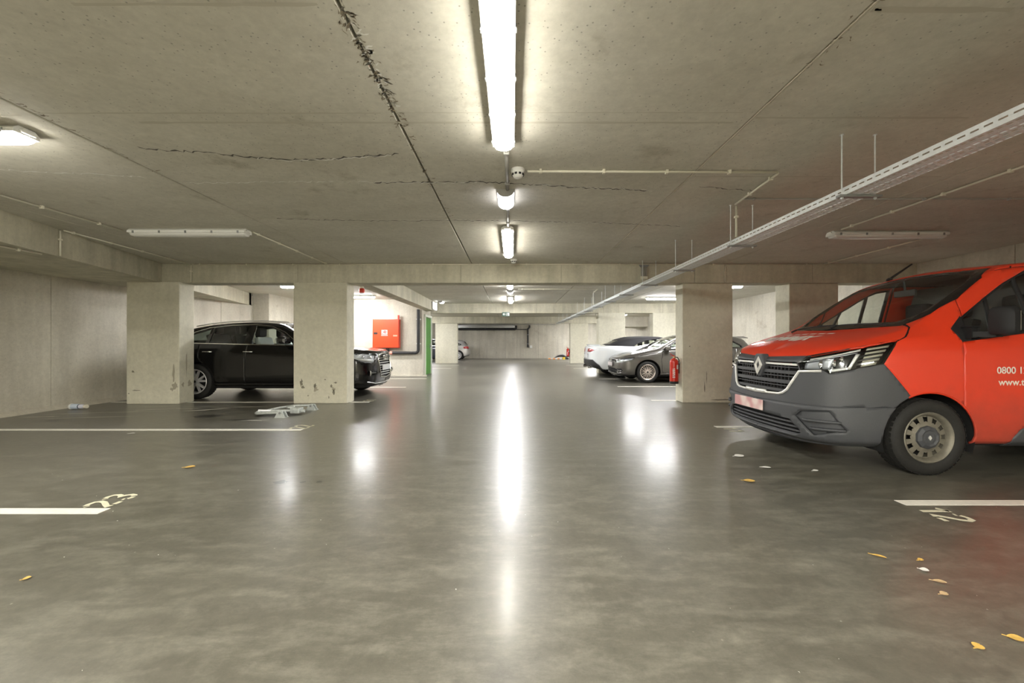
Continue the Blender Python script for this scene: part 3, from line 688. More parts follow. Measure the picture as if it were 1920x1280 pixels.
# plastic bottle lying by the left wall
bt = wempty('plastic_bottle', (-7.63, 7.0, .05), 'small white and pale blue plastic bottle lying at the foot of the left wall', 'bottle')
ax = (0, 7.0, .052)
MB().lathe([(0, -7.76), (.05, -7.76), (.052, -7.75), (.052, -7.735), (.048, -7.73)], 0, ax, 18).build('base_rim', M_white, bt)
MB().lathe([(.047, -7.73), (.047, -7.63), (.04, -7.61)], 0, ax, 18).build('body', mat('pale_blue_plastic', (.55, .62, .72), .3), bt)
MB().lathe([(.041, -7.615), (.041, -7.60), (.03, -7.595)], 0, ax, 18).build('band', mat('navy_plastic', (.05, .06, .11), .4), bt)
MB().lathe([(.038, -7.60), (.038, -7.55), (.028, -7.535), (.028, -7.52)], 0, ax, 18).build('neck', mat('pale_violet_plastic', (.66, .67, .76), .3), bt)
MB().lathe([(.033, -7.52), (.033, -7.475), (0, -7.47)], 0, ax, 18).build('cap', mat('cream_cap', (.78, .74, .62), .4), bt)

# fire extinguishers
M_ext = mat('extinguisher_red', (.60, .025, .012), .28, coat=.5)
def extinguisher(name, label, sc=1.0):
    r = empty(name, (0, 0, 0), 0, label, 'fire extinguisher', 'fire extinguishers')
    MB().lathe([(0, 0), (.078, 0), (.085, .01), (.085, .05)], n=24).build('foot', M_black, r)
    MB().lathe([(.083, .045), (.083, .42), (.078, .455), (.055, .485), (.028, .498), (.024, .51)], n=28).build('cylinder', M_ext, r)
    MB().lathe([(.024, .505), (.024, .54), (0, .545)], n=14).lathe([(0, -.045), (.016, -.045), (.016, -.02), (0, -.02)], 1, (0, 0, .525), 12).build('valve', mat('brass_valve', (.55, .45, .25), .35, metal=.8) if 'brass_valve' not in bpy.data.materials else bpy.data.materials['brass_valve'], r)
    MB().box(-.012, .012, -.015, .015, .54, .555).tube([(0, .0, .552), (-.05, -.01, .575), (-.085, -.015, .60)], .008, 8).tube([(0, 0, .545), (-.05, -.01, .548), (-.08, -.015, .545)], .006, 8).build('lever', M_ext, r)
    MB().tube([(.02, 0, .525), (.07, 0, .52), (.10, 0, .46), (.10, .0, .30), (.095, 0, .20)], .010, 8).build('hose', M_black, r)
    lab = MB(); a0, a1 = -2.0, -1.15
    vs = []; n = 8
    for k in range(n + 1):
        t = a0 + (a1 - a0) * k / n; vs += [(.0845 * math.cos(t), .0845 * math.sin(t), z) for z in (.285, .385)]
    # notice on the right, large upright lettering on the left of the cylinder
    vs = []; 
    for k in range(n + 1):
        t = -1.35 + .55 * k / n; vs += [(.0843 * math.cos(t), .0843 * math.sin(t), .29), (.0843 * math.cos(t), .0843 * math.sin(t), .375)]
    lab.add(vs, [(2 * k, 2 * k + 2, 2 * k + 3, 2 * k + 1) for k in range(n)], 0, True); lab.build('notice', M_swhite, r)
    lt = MB(); rnd = random.Random(5)
    for row, (t0, t1) in enumerate(((-2.25, -2.05), (-1.95, -1.72))):
        z = .12
        while z < .30:
            dz = rnd.choice((.012, .018, .026)); 
            vs = [(.0843 * math.cos(t), .0843 * math.sin(t), zz) for t in (t0, (t0 + t1) / 2, t1) for zz in (z, z + dz)]
            lt.add(vs, [(0, 2, 3, 1), (2, 4, 5, 3)], 0, True); z += dz + rnd.choice((.008, .012))
    lt.build('lettering', M_swhite, r)
    MB().box(.075, .115, -.05, .05, .40, .43).build('wall_bracket', M_galvd, r)
    return r
e1 = extinguisher('fire_extinguisher', 'red fire extinguisher hung on the side of the column left of the van'); e1.location = (3.215, 7.93, .36)
e2 = dup(e1, (3.25, 23.4, .36), label='distant red fire extinguisher on the far right column')

# heap of things left on the floor at the far right
o = wempty('folded_tarpaulin', (3.5, 29.2, 0), 'grey folded sheet lying on the floor by the far wall', 'tarpaulin')
mb = MB(); vs = []; rnd = random.Random(9); nx, ny = 12, 5
for i in range(nx + 1):
    for j in range(ny + 1):
        u, v = i / nx, j / ny; z = .07 + .30 * math.sin(PI * min(1, u * 1.15)) ** .6 * (1 - .5 * v) + rnd.uniform(-.015, .015)
        vs.append((3.05 + 1.15 * u, 29.0 + .8 * v, z if 0 < i < nx else .02))
fs = [(i * (ny + 1) + j, (i + 1) * (ny + 1) + j, (i + 1) * (ny + 1) + j + 1, i * (ny + 1) + j + 1) for i in range(nx) for j in range(ny)]
mb.add(vs, fs, 0, True); t_ = mb.build('sheet', mat('grey_sheet', (.20, .20, .20), .6), o)
sm = t_.modifiers.new('thick', 'SOLIDIFY'); sm.thickness = .07; sm.offset = -1
o = wempty('barrier_board', (3.05, 28.9, 0), 'white and orange barrier board lying flat in front of the grey sheet', 'barrier board')
for k in range(6):
    MB().box(2.60 + .16 * k, 2.76 + .16 * k, 28.75, 28.95, .02, .09).build('stripe', M_paper if k % 2 else mat('signal_orange' + str(k), (.85, .35, .10), .5), o)
MB().box(2.58, 3.58, 28.96, 28.99, .0, .1).build('rail', M_paper, o)
o = wempty('work_box', (3.78, 28.85, 0), 'small yellow and black tool box beside the barrier board', 'box')
MB().cbox(3.62, 3.80, 28.7, 28.9, 0, .17, .015).build('body', mat('yellow_plastic', (.75, .55, .04), .4), o)
MB().cbox(3.80, 4.02, 28.7, 28.9, 0, .13, .015).build('tray', M_black, o)
MB().box(3.62, 3.80, 28.7, 28.9, .17, .20).build('lid', M_black, o)
# repaired cracks in the ceiling: raised, ragged beads
M_crk = mat('crack_dark', (.10, .09, .075), .8); M_crw = mat('crack_white', (.78, .77, .72), .6)
def crack(pts, w, m, seed, step=.03, amp=.02, lo=.15):
    rnd = random.Random(seed); mb = MB(); P = []
    for (x0, y0), (x1, y1) in zip(pts[:-1], pts[1:]):
        n = max(2, int(math.hypot(x1 - x0, y1 - y0) / step)); P += [(x0 + (x1 - x0) * k / n, y0 + (y1 - y0) * k / n) for k in range(n)]
    up = []; dn = []
    for x, y in P:
        q = rnd.uniform(-amp, amp); ww = w * rnd.uniform(lo, 1.0); zz = CEIL - (.0016 if m is M_crw else .0008); up.append((x, y + q + ww, zz)); dn.append((x, y + q - ww, zz))
    n = len(P); mb.add(up + dn, [(i, i + 1, n + i + 1, n + i) for i in range(n - 1)]); return mb.build('crack_repair', m, ceil)
def cl(px, py): Y = 747 * (CEIL - CAM_H) / (643.5 - py); return ((px - 961) / 747 * Y, Y)
crack([cl(*p) for p in ((262, 277), (300, 281), (390, 286), (480, 295), (550, 300), (640, 296), (755, 288))], .014, M_crk, 1)
crack([cl(*p) for p in ((480, 296), (550, 301), (640, 297), (740, 289))], .010, M_crw, 2)
crack([cl(*p) for p in ((0, 318), (120, 324), (180, 325), (280, 333))], .010, M_crw, 3)
crack([cl(*p) for p in ((350, 343), (480, 341), (640, 340), (790, 342), (900, 341))], .008, M_crw, 4)
crack([cl(*p) for p in ((700, 342), (900, 341), (1000, 346), (1100, 352), (1220, 357))], .012, M_crk, 5)
crack([cl(*p) for p in ((1000, 345), (1100, 351), (1230, 357))], .006, M_crw, 6)
crack([cl(*p) for p in ((1310, 350), (1350, 353), (1420, 358))], .010, M_crk, 7)
crack([cl(*p) for p in ((520, 410), (700, 414), (850, 413), (960, 414), (1150, 418), (1280, 424))], .010, M_crk, 8)
crack([cl(*p) for p in ((880, 414), (960, 415), (1150, 418))], .006, M_crw, 9)
def seep(x, y0, y1, seed, m, spread, n, w=.5):
    rnd = random.Random(seed); mb = MB()
    for k in range(n):
        y = y0 + (y1 - y0) * rnd.random(); d = abs(rnd.gauss(0, spread)) * (1 if rnd.random() < w else -1)
        L_ = rnd.uniform(.018, .065); a = rnd.uniform(-.5, .5) + (PI / 4 if d > 0 else -PI / 4); P = []
        px, py = x + d * .5 + (.006 if d > 0 else -.006), y
        for q in range(5): P.append((px, py)); px += math.cos(a) * L_ / 4; py += math.sin(a) * L_ / 4; a += rnd.uniform(-.9, .9)
        ws = [rnd.uniform(.002, .009) for _ in P]; ws[0] = ws[-1] = .0006
        up = [(p[0], p[1] + v, CEIL - .0008) for p, v in zip(P, ws)]; dn = [(p[0], p[1] - v, CEIL - .0008) for p, v in zip(P, ws)]
        c = len(P); mb.add(up + dn, [(i, i + 1, c + i + 1, c + i) for i in range(c - 1)])
    return mb.build('seepage_stain', m, ceil)
M_sb = mat('seep_brown', (.24, .20, .14), .8); M_sg = mat('seep_grey', (.15, .135, .105), .8)
seep(-.79, 1.75, 2.85, 1, M_sb, .045, 90); seep(-.79, 1.75, 2.7, 2, M_sg, .035, 40); seep(-.79, 1.9, 2.6, 3, M_crw, .035, 40, .7)
seep(-.79, 2.85, 5.0, 4, M_sb, .03, 60); seep(-3.217, 2.4, 3.6, 5, M_sb, .05, 40, .9); seep(1.64, 1.7, 2.2, 6, M_sb, .04, 14)
# marks left by the casting bed, straight across the slabs
M_form = mat('cast_line', (.49, .46, .375), .85)
for i, (y, xa, xb, w) in enumerate(((2.665, -3.2, -.8, .010), (2.78, -2.6, 1.62, .016), (2.66, -.78, 1.62, .006), (1.81, -2.0, -.8, .012), (2.72, 1.66, 3.2, .014), (1.84, 1.66, 2.4, .02), (2.69, -4.6, -3.23, .010), (4.9, -3.2, 1.6, .01), (3.68, 1.66, 4.05, .012))):
    crack([(xa, y), ((xa + xb) / 2, y), (xb, y)], w, M_form, 70 + i, .08, .002, .4)
# ------------------------------------------------------------------ car bodies: lofted half shells, cut into panels, mirrored
def pchip(x, y, xq):
    x = np.asarray(x, float); y = np.asarray(y, float); h = np.diff(x); d = np.diff(y) / h; m = np.zeros_like(y)
    for i in range(1, len(x) - 1):
        if d[i - 1] * d[i] > 0:
            w1 = 2 * h[i] + h[i - 1]; w2 = h[i] + 2 * h[i - 1]; m[i] = (w1 + w2) / (w1 / d[i - 1] + w2 / d[i])
    m[0] = d[0]; m[-1] = d[-1]
    i = np.clip(np.searchsorted(x, xq) - 1, 0, len(x) - 2); t = (xq - x[i]) / h[i]
    return ((1 + 2 * t) * (1 - t) ** 2 * y[i] + t * (1 - t) ** 2 * h[i] * m[i] + t * t * (3 - 2 * t) * y[i + 1] + t * t * (t - 1) * h[i] * m[i + 1])

class Body:
    """stations: dicts with plan point p (x, y), levels [(inset, z)], rail (x, y, z), top (x, z).
    Half shell on the +y side; x runs from the nose backwards."""
    def __init__(s, stations, du=.035, vsub=5):
        S = stations; n = len(S); pl = np.array([q['p'] for q in S], float)
        tang = np.gradient(pl, axis=0); tang[0] = (0, 1); tang[-1] = (0, -1)
        rows = []
        for i, q in enumerate(S):
            t = tang[i] / np.hypot(*tang[i]); nin = np.array([t[1], -t[0]])
            x0, y0 = pl[i]; pts = []
            d0, z0 = q['lv'][0]; b = (x0 + nin[0] * d0, max(0, y0 + nin[1] * d0))
            pts.append((b[0] + (.05 if i == 0 else (-.05 if i == n - 1 else 0)), 0.0, z0)); 
            pts.append((b[0], b[1] * .97, z0))
            for d, z in q['lv']: pts.append((x0 + nin[0] * d, max(0.0, y0 + nin[1] * d), z + (.012 if (d, z) == q['lv'][0] else 0)))
            r = np.array(q['r'], float); c = np.array((q['c'][0], 0.0, q['c'][1])); a = np.array(pts[-1])
            bl = q.get('bulge', .012)
            for f in (.35, .7):
                pm = a + (r - a) * f; pm[1] += bl * 4 * f * (1 - f) if y0 > 0 else 0; pts.append(tuple(pm))
            pts.append(tuple(r))
            for f in (.3, .65):
                pm = r + (c - r) * f; pm[2] = r[2] + (c[2] - r[2]) * math.sin(f * PI / 2); pts.append(tuple(pm))
            pts.append(tuple(c)); rows.append(pts)
        G = np.array(rows)                                   # n x k x 3
        k = G.shape[1]
        seg = np.linalg.norm(np.diff(G, axis=0), axis=2).max(axis=1); U = np.concatenate([[0], np.cumsum(np.maximum(seg, .01))])
        uq = []
        for i in range(n - 1):
            m = max(2, int(math.ceil(seg[i] / du))); uq += list(U[i] + (U[i + 1] - U[i]) * np.arange(m) / m)
        uq = np.array(uq + [U[-1]])
        A = np.stack([np.stack([pchip(U, G[:, j, c], uq) for c in range(3)], -1) for j in range(k)], 1)
        out = []
        for row in A:
            dv = np.maximum(np.linalg.norm(np.diff(row, axis=0), axis=1), 1e-4) ** .7; V = np.concatenate([[0], np.cumsum(dv)])
            vq = np.concatenate([V[i] + (V[i + 1] - V[i]) * np.arange(vsub) / vsub for i in range(k - 1)] + [[V[-1]]])
            out.append(np.stack([pchip(V, row[:, c], vq) for c in range(3)], -1))
        P = np.array(out); P[:, :, 1] = np.maximum(P[:, :, 1], 0)
        bm = bmesh.new(); s.bm = bm; nu, nv = P.shape[:2]
        V = [[bm.verts.new(P[i, j]) for j in range(nv)] for i in range(nu)]
        for i in range(nu - 1):
            for j in range(nv - 1): bm.faces.new((V[i][j], V[i][j + 1], V[i + 1][j + 1], V[i + 1][j]))
        bmesh.ops.remove_doubles(bm, verts=bm.verts[:], dist=2e-4)
        bmesh.ops.dissolve_degenerate(bm, edges=bm.edges[:], dist=1e-4)
        bmesh.ops.recalc_face_normals(bm, faces=bm.faces[:])
        mid = [f for f in bm.faces if f.calc_center_median().z > .8 and f.calc_center_median().y > .3]
        f0 = max(bm.faces, key=lambda f: f.calc_center_median().y)
        if f0.normal.y < 0: bmesh.ops.reverse_faces(bm, faces=bm.faces[:])
        s.lab = bm.faces.layers.int.new('lab'); s.tmp = bm.faces.layers.int.new('tmp'); s.names = ['body']; s.tok = 0
    BAS = {'side': ((1, 0, 0), (0, 0, 1), (0, -1, 0)), 'front': ((0, 1, 0), (0, 0, 1), (1, 0, 0)), 'rear': ((0, 1, 0), (0, 0, 1), (-1, 0, 0)), 'top': ((1, 0, 0), (0, 1, 0), (0, 0, -1)),
           'diag': ((.7071, .7071, 0), (0, 0, 1), (.7071, -.7071, 0)), 'rdiag': ((-.7071, .7071, 0), (0, 0, 1), (-.7071, -.7071, 0))}
    def lid(s, name):
        if name not in s.names: s.names.append(name)
        return s.names.index(name)
    def cut(s, poly, proj, label, only=None, ok=None):
        """cut the convex outline (2D in the given view) into the shell and label what is inside"""
        e1, e2, d = [Vector(v) for v in s.BAS[proj]]; bm = s.bm
        s.tok += 1; tok = s.tok; tl = s.tmp
        ctr = (sum(p[0] for p in poly) / len(poly), sum(p[1] for p in poly) / len(poly))
        ar = sum(poly[i][0] * poly[(i + 1) % len(poly)][1] - poly[(i + 1) % len(poly)][0] * poly[i][1] for i in range(len(poly)))
        if ar < 0: poly = poly[::-1]
        bb = (min(p[0] for p in poly), max(p[0] for p in poly), min(p[1] for p in poly), max(p[1] for p in poly))
        oid = None if only is None else [s.lid(o) for o in only]
        for f in bm.faces:
            f[tl] = 0
            if f.normal.dot(d) > -.02: continue
            if oid is not None and f[s.lab] not in oid: continue
            if ok and not ok(f.calc_center_median()): continue
            a = [v.co.dot(e1) for v in f.verts]; b = [v.co.dot(e2) for v in f.verts]
            if max(a) < bb[0] or min(a) > bb[1] or max(b) < bb[2] or min(b) > bb[3]: continue
            f[tl] = tok
        for i in range(len(poly)):
            p, q = poly[i], poly[(i + 1) % len(poly)]
            P = e1 * p[0] + e2 * p[1]; D = e1 * (q[0] - p[0]) + e2 * (q[1] - p[1])
            if D.length < 1e-6: continue
            N = D.cross(d); 
            N.normalize(); cc = e1 * ctr[0] + e2 * ctr[1]
            if (cc - P).dot(N) < 0: N = -N
            fs = [f for f in bm.faces if f[tl] == tok]
            if not fs: return []
            g = list({v for f in fs for v in f.verts}) + list({e for f in fs for e in f.edges}) + fs
            bmesh.ops.bisect_plane(bm, geom=g, dist=1e-5, plane_co=P, plane_no=N)
            for f in bm.faces:
                if f[tl] == tok and (f.calc_center_median() - P).dot(N) < 0: f[tl] = 0
        L = s.lid(label); r = []
        for f in bm.faces:
            if f[tl] == tok: f[s.lab] = L; r.append(f)
        return r
    def seam(s, pts, proj, w=.006, label='seam', only=('body',), ok=None):
        for (a, b) in zip(pts[:-1], pts[1:]):
            d = Vector((b[0] - a[0], b[1] - a[1])); l = d.length; d /= l; nn = Vector((-d.y, d.x)) * w / 2; ex = d * w * .4
            s.cut([(a[0] - ex.x + nn.x, a[1] - ex.y + nn.y), (b[0] + ex.x + nn.x, b[1] + ex.y + nn.y), (b[0] + ex.x - nn.x, b[1] + ex.y - nn.y), (a[0] - ex.x - nn.x, a[1] - ex.y - nn.y)], proj, label, only, ok)
    def flood(s, seed, label, of='body'):
        o = s.lid(of); sd = Vector(seed); fs = [f for f in s.bm.faces if f[s.lab] == o]
        f0 = min(fs, key=lambda f: (f.calc_center_median() - sd).length); L = s.lid(label); st = [f0]; f0[s.lab] = L
        while st:
            f = st.pop()
            for e in f.edges:
                for g in e.link_faces:
                    if g[s.lab] == o: g[s.lab] = L; st.append(g)
    def underside(s, z, nz=-.6):
        L = s.lid('underside')
        for f in s.bm.faces:
            if f[s.lab] == 0 and f.normal.z < nz and f.calc_center_median().z < z: f[s.lab] = L
    def extract(s, label, mirror=True, both=True, push=0.0):
        """mesh of the faces of one label; both: near and far half in one mesh"""
        L = s.lid(label); src = s.bm; src.verts.ensure_lookup_table()
        vs = {}; V = []; F = []; N = []
        for f in src.faces:
            if f[s.lab] != L: continue
            idx = []
            for v in f.verts:
                if v not in vs: vs[v] = len(V); V.append(v.co + v.normal * push); 
                idx.append(vs[v])
            F.append(idx)
        if not F: return None
        n = len(V)
        if both:
            mp = [i if V[i].y < 1e-4 else None for i in range(n)]; 
            for i in range(n):
                if mp[i] is None: mp[i] = len(V); V.append(Vector((V[i].x, -V[i].y, V[i].z)))
            F += [[mp[i] for i in f[::-1]] for f in F]
        elif mirror: V = [Vector((v.x, -v.y, v.z)) for v in V]; F = [f[::-1] for f in F]
        me = bpy.data.meshes.new(label); me.from_pydata([v[:] for v in V], [], F)
        me.polygons.foreach_set('use_smooth', [True] * len(F)); me.update(); return me
    def part(s, label, name, m, parent, both=True, mirror=False, thick=.018, push=0.0, off=-1):
        me = s.extract(label, mirror, both, push)
        if me is None: return None
        o = link_mesh(name, me, m, parent)
        if thick:
            sm = o.modifiers.new('thick', 'SOLIDIFY'); sm.thickness = thick; sm.offset = off
        return o
def circ(cx, cz, r, n=28, sx=1.0): return [(cx + r * sx * math.cos(2 * PI * k / n), cz + r * math.sin(2 * PI * k / n)) for k in range(n)]

M_tyre = mat('tyre_rubber', (.014, .0135, .012), .75, noise=.2, nscale=60)
M_well = mat('wheel_well', (.008, .008, .008), .9)
M_plast = mat('grey_bumper_plastic', (.062, .065, .071), .52, noise=.06, nscale=150, bump=.05)
M_chrome = mat('chrome', (.80, .80, .78), .12, metal=1)
M_silv = mat('silver_trim', (.78, .78, .75), .32, metal=.35)
M_gloss = mat('gloss_black', (.008, .008, .009), .12, coat=.6)
M_satin = mat('satin_black', (.018, .018, .019), .4)
M_seat = mat('seat_fabric', (.02, .02, .022), .8)
M_lens = glass('lamp_glass', (.93, .95, .96), .9)
M_glass = glass('window_glass', (.92, .96, .93), 1.0, 1.5)
M_tint = glass('tinted_glass', (.34, .38, .36), .9)
M_redlens = mat('red_lens', (.35, .01, .015), .12, coat=.8)

def wheel(name, r, w, rim_r, parent, y, x, style, m_rim, side=1, m_cap=None):
    """wheel with its axle along y; side = +1 looks towards -y (near), parts in local coordinates"""
    o = empty(name, (x, y, r)); o.parent = parent; o.rotation_euler.z = 0 if side > 0 else PI
    hw = w / 2; sh = rim_r + .012
    prof = [(sh, -hw * .88), (sh + .02, -hw * .98), ((sh + r) / 2, -hw), (r - .03, -hw * .94), (r - .008, -hw * .80), (r, -hw * .6), (r, hw * .6), (r - .01, hw * .82), (sh + .03, hw), (sh, hw * .9)]
    MB().lathe(prof, 1, n=44).build('tyre', M_tyre, o)
    mb = MB()                                               # tread blocks along both shoulders
    for k in range(44):
        t = 2 * PI * k / 44
        for yy in (-.66, -.22, .22, .66):
            a = t + (.07 if yy in (-.66, .22) else 0); c, s_ = math.cos(a), math.sin(a); tx, tz = -s_, c; h = .0045
            q = [(yy * hw - .16 * hw, -.016), (yy * hw + .16 * hw, -.016), (yy * hw + .16 * hw, .016), (yy * hw - .16 * hw, .016)]
            ra = r - .002 if abs(yy) < .5 else r - .006
            vs = [(c * (ra) + tx * v, u, s_ * ra + tz * v) for u, v in q] + [(c * (ra + h) + tx * v, u, s_ * (ra + h) + tz * v) for u, v in q]
            mb.add(vs, [(4, 5, 6, 7), (0, 1, 5, 4), (1, 2, 6, 5), (2, 3, 7, 6), (3, 0, 4, 7)])
    mb.build('tread', M_tyre, o)
    MB().lathe([(rim_r + .013, -hw * .86), (rim_r + .004, -hw * .92), (rim_r - .008, -hw * .86), (rim_r - .02, -hw * .70), (rim_r - .03, -hw * .1), (rim_r - .03, hw * .8), (rim_r + .01, hw * .9)], 1, n=44).build('rim', m_rim, o)
    MB().lathe([(0, hw * .1), (rim_r - .03, hw * .1)], 1, n=36).build('brake_disc', M_well, o)
    mb = MB()
    if style == 'steel':
        # pressed disc with a ring of oval ventilation holes
        n = 12; ri, ro = rim_r - .085, rim_r - .028; per = 4; yv = -hw * .55
        R = [.0, .055, .060, ri - .01, ri, ro, rim_r - .018]; Y = [yv + .02, yv + .02, yv - .01, yv - .012, yv, yv + .004, yv + .045]
        mb.lathe([(.05, yv + .01), (.06, yv - .012), (ri - .012, yv - .014), (ri, yv - .006)], 1, n=48)
        mb.lathe([(ro, yv + .004), (ro + .01, yv + .02), (rim_r - .02, yv + .06)], 1, n=48)
        for k in range(n):
            a0 = 2 * PI * k / n; hwid = .5 * (2 * PI / n) * .46
            def pt(rr, a): f = (rr - ri) / (ro - ri); return (rr * math.cos(a), yv - .006 + .010 * f, rr * math.sin(a))
            # web between holes
            a1, a2 = a0 + hwid, a0 + 2 * PI / n - hwid; m_ = 4
            vs = [pt(rr, a1 + (a2 - a1) * j / m_) for rr in (ri, ro) for j in range(m_ + 1)]; mb.add(vs, [(j, j + 1, m_ + 2 + j, m_ + 1 + j) for j in range(m_)], 0, True)
            # rounded bands above and below each hole
            rl, rh = ri + (ro - ri) * .2, ri + (ro - ri) * .86; A = [a0 - hwid + 2 * hwid * j / 6 for j in range(7)]
            for base, top in ((ri, rl), (ro, rh)):
                vs = [pt(base, a) for a in A] + [pt(top + (base - top) * .6 * (abs(j - 3) / 3) ** 3, a) for j, a in enumerate(A)]
                mb.add(vs, [(j, j + 1, 8 + j, 7 + j) for j in range(6)], 0, True)
        mb.build('disc', m_rim, o)
        MB().lathe([(.105, yv - .010), (.10, yv - .03), (.075, yv - .045), (.06, yv - .038), (.04, yv - .040), (0, yv - .036)], 1, n=10, smooth=False).build('hub_cap', m_cap, o)
        e = MB(); e.prism([(-.013, 0), (0, .021), (.013, 0), (0, -.021)], 1, yv - .046, yv - .036).build('emblem', M_silv, o)
    else:
        n = {'spoke5': 5, 'multi': 10, 'ten': 10}[style]; yv = -hw * .62
        mb.lathe([(rim_r - .02, yv + .03), (rim_r - .012, yv - .01), (rim_r + .004, -hw * .9)], 1, n=44)
        for k in range(n):
            a = 2 * PI * k / n + PI / 2
            arms = ((-.34, -.12), (.34, .12)) if style == 'spoke5' else ((-.20, -.06), (.20, .06))
            for da, db in arms:
                tw = .017 if style == 'spoke5' else .0085
                p0 = Vector((math.cos(a + db) * .05, 0, math.sin(a + db) * .05)); p1 = Vector((math.cos(a + da * .8) * (rim_r - .012), 0, math.sin(a + da * .8) * (rim_r - .012)))
                d = (p1 - p0).normalized(); t = Vector((-d.z, 0, d.x))
                vs = []
                for p, q, yq in ((p0, tw * 1.2, yv - .012), (p1, tw * .85, yv + .004)):
                    for sgn in (-1, 1): vs += [tuple(p + t * q * sgn + Vector((0, yq, 0))), tuple(p + t * q * sgn * 1.3 + Vector((0, yq + .035, 0)))]
                mb.add(vs, [(0, 2, 6, 4), (0, 1, 5, 4), (2, 3, 7, 6), (1, 3, 7, 5)])
        mb.lathe([(.068, yv + .02), (.062, yv - .014), (.035, yv - .02), (0, yv - .02)], 1, n=24)
        mb.build('spokes', m_rim, o)
        MB().lathe([(.026, yv - .02), (.024, yv - .026), (0, yv - .027)], 1, n=18).build('hub_cap', M_satin, o)
    return o
def well(parent, x, z, r, y_out, y_in, name='wheel_well'):
    for s in (1, -1):
        mb = MB(); a0, a1 = -.35, PI + .35; n = 22; vs = []
        for k in range(n + 1):
            t = a0 + (a1 - a0) * k / n
            for y in (y_out, y_in): vs.append((x + r * math.cos(t), s * y, z + r * math.sin(t)))
        mb.add(vs, [(2 * k, 2 * k + 2, 2 * k + 3, 2 * k + 1) for k in range(n)], 0, True)
        mb.add([(x, s * y_in, z)] + [(x + r * math.cos(a0 + (a1 - a0) * k / n), s * y_in, z + r * math.sin(a0 + (a1 - a0) * k / n)) for k in range(n + 1)], [(0, k + 1, k + 2) for k in range(n)])
        mb.build(name, M_well, parent)
def seat(parent, x, y, z, m=None, w=.50, head=True, h=.66):
    m = m or M_seat
    MB().cbox(x - .28, x + .26, y - w / 2, y + w / 2, z, z + .14, .05).build('seat', m, parent)
    b = MB(); sec = [(x + .22, z + .10), (x + .36, z + .12), (x + .50, z + h), (x + .40, z + h + .02)]
    b.prism(sec, 1, y - w / 2, y + w / 2); b.build('seat_back', m, parent, bevel=.03)
    if head: MB().cbox(x + .40, x + .51, y - .14, y + .14, z + h + .03, z + h + .23, .045).build('head_rest', m, parent)
def text_mesh(txt, size, m, name, parent, mat4, shear=0.0, ext=.001, bold=0.0, align='LEFT'):
    cu = bpy.data.curves.new(name, 'FONT'); cu.body = txt; cu.size = size; cu.shear = shear; cu.extrude = ext; cu.offset = bold; cu.align_x = align; cu.resolution_u = 4
    t = bpy.data.objects.new(name, cu); C.objects.link(t)
    dg = bpy.context.evaluated_depsgraph_get(); me = bpy.data.meshes.new_from_object(t.evaluated_get(dg)); bpy.data.objects.remove(t)
    me.transform(mat4); me.materials.clear(); return link_mesh(name, me, m, parent)
def blade(mb, pts, h, d):
    """long strip of depth d, height h along pts (y-symmetric given)"""
    vs = []
    for p in pts: vs += [(p[0], p[1], p[2]), (p[0], p[1], p[2] + h), (p[0] + d, p[1], p[2] + h), (p[0] + d, p[1], p[2])]
    n = len(pts); fs = [(4 * i + j, 4 * i + 4 + j, 4 * i + 4 + (j + 1) % 4, 4 * i + (j + 1) % 4) for i in range(n - 1) for j in range(4)]
    fs += [(0, 1, 2, 3), (4 * n - 4, 4 * n - 3, 4 * n - 2, 4 * n - 1)]
    mb.add(vs, fs); return mb
from mathutils.bvhtree import BVHTree
def body_surface(b):
    me = b.extract('body', False, True); b.bv = BVHTree.FromPolygons([v.co[:] for v in me.vertices], [p.vertices[:] for p in me.polygons]); bpy.data.meshes.remove(me)
def proj(b, view, p, off=0.0, flip=1):
    """point of the given view dropped on the body surface, moved out by off; flip=-1 for the -y half"""
    e1, e2, d = [Vector(v) for v in b.BAS[view]]
    h = b.bv.ray_cast(e1 * p[0] + e2 * p[1] - d * 6, d)
    if h[0] is None: h = b.bv.find_nearest(e1 * p[0] + e2 * p[1])
    n = h[1]; n = -n if n.dot(d) > 0 else n
    q = h[0] + n * off; return Vector((q.x, flip * q.y, q.z))
def patch(b, quad, view, off, m, name, parent, flips=(1, -1), nu=8, nv=3, thick=.004, one=True):
    """plate with four given corners lying on the body surface"""
    objs = []; mb = MB()
    for fl in flips:
        A, B, Cc, D = [Vector((q[0], q[1])) for q in quad]; vs = []
        for i in range(nu + 1):
            u = i / nu
            for j in range(nv + 1):
                v = j / nv; p = (A * (1 - u) + B * u) * (1 - v) + (D * (1 - u) + Cc * u) * v; vs.append(tuple(proj(b, view, p, off, fl)))
        fs = [(i * (nv + 1) + j, (i + 1) * (nv + 1) + j, (i + 1) * (nv + 1) + j + 1, i * (nv + 1) + j + 1) for i in range(nu) for j in range(nv)]
        if fl < 0: fs = [f[::-1] for f in fs]
        if not one: mb = MB()
        mb.add(vs, fs, 0, True)
        if not one: objs.append(mb)
    for q in (objs if not one else [mb]):
        o = q.build(name, m, parent)
        if thick: sm = o.modifiers.new('thick', 'SOLIDIFY'); sm.thickness = thick; sm.offset = 0
    return o
def strip(b, pts, view, off, r, m, name, parent, flips=(1,), n=8, sub=4):
    """bead of radius r following an outline on the body surface"""
    mb = MB()
    for fl in flips:
        P = []
        for (a, c) in zip(pts[:-1], pts[1:]):
            for k in range(sub): P.append(proj(b, view, (a[0] + (c[0] - a[0]) * k / sub, a[1] + (c[1] - a[1]) * k / sub), off, fl))
        P.append(proj(b, view, pts[-1], off, fl)); mb.tube(P, r, n)
    return mb.build(name, m, parent)
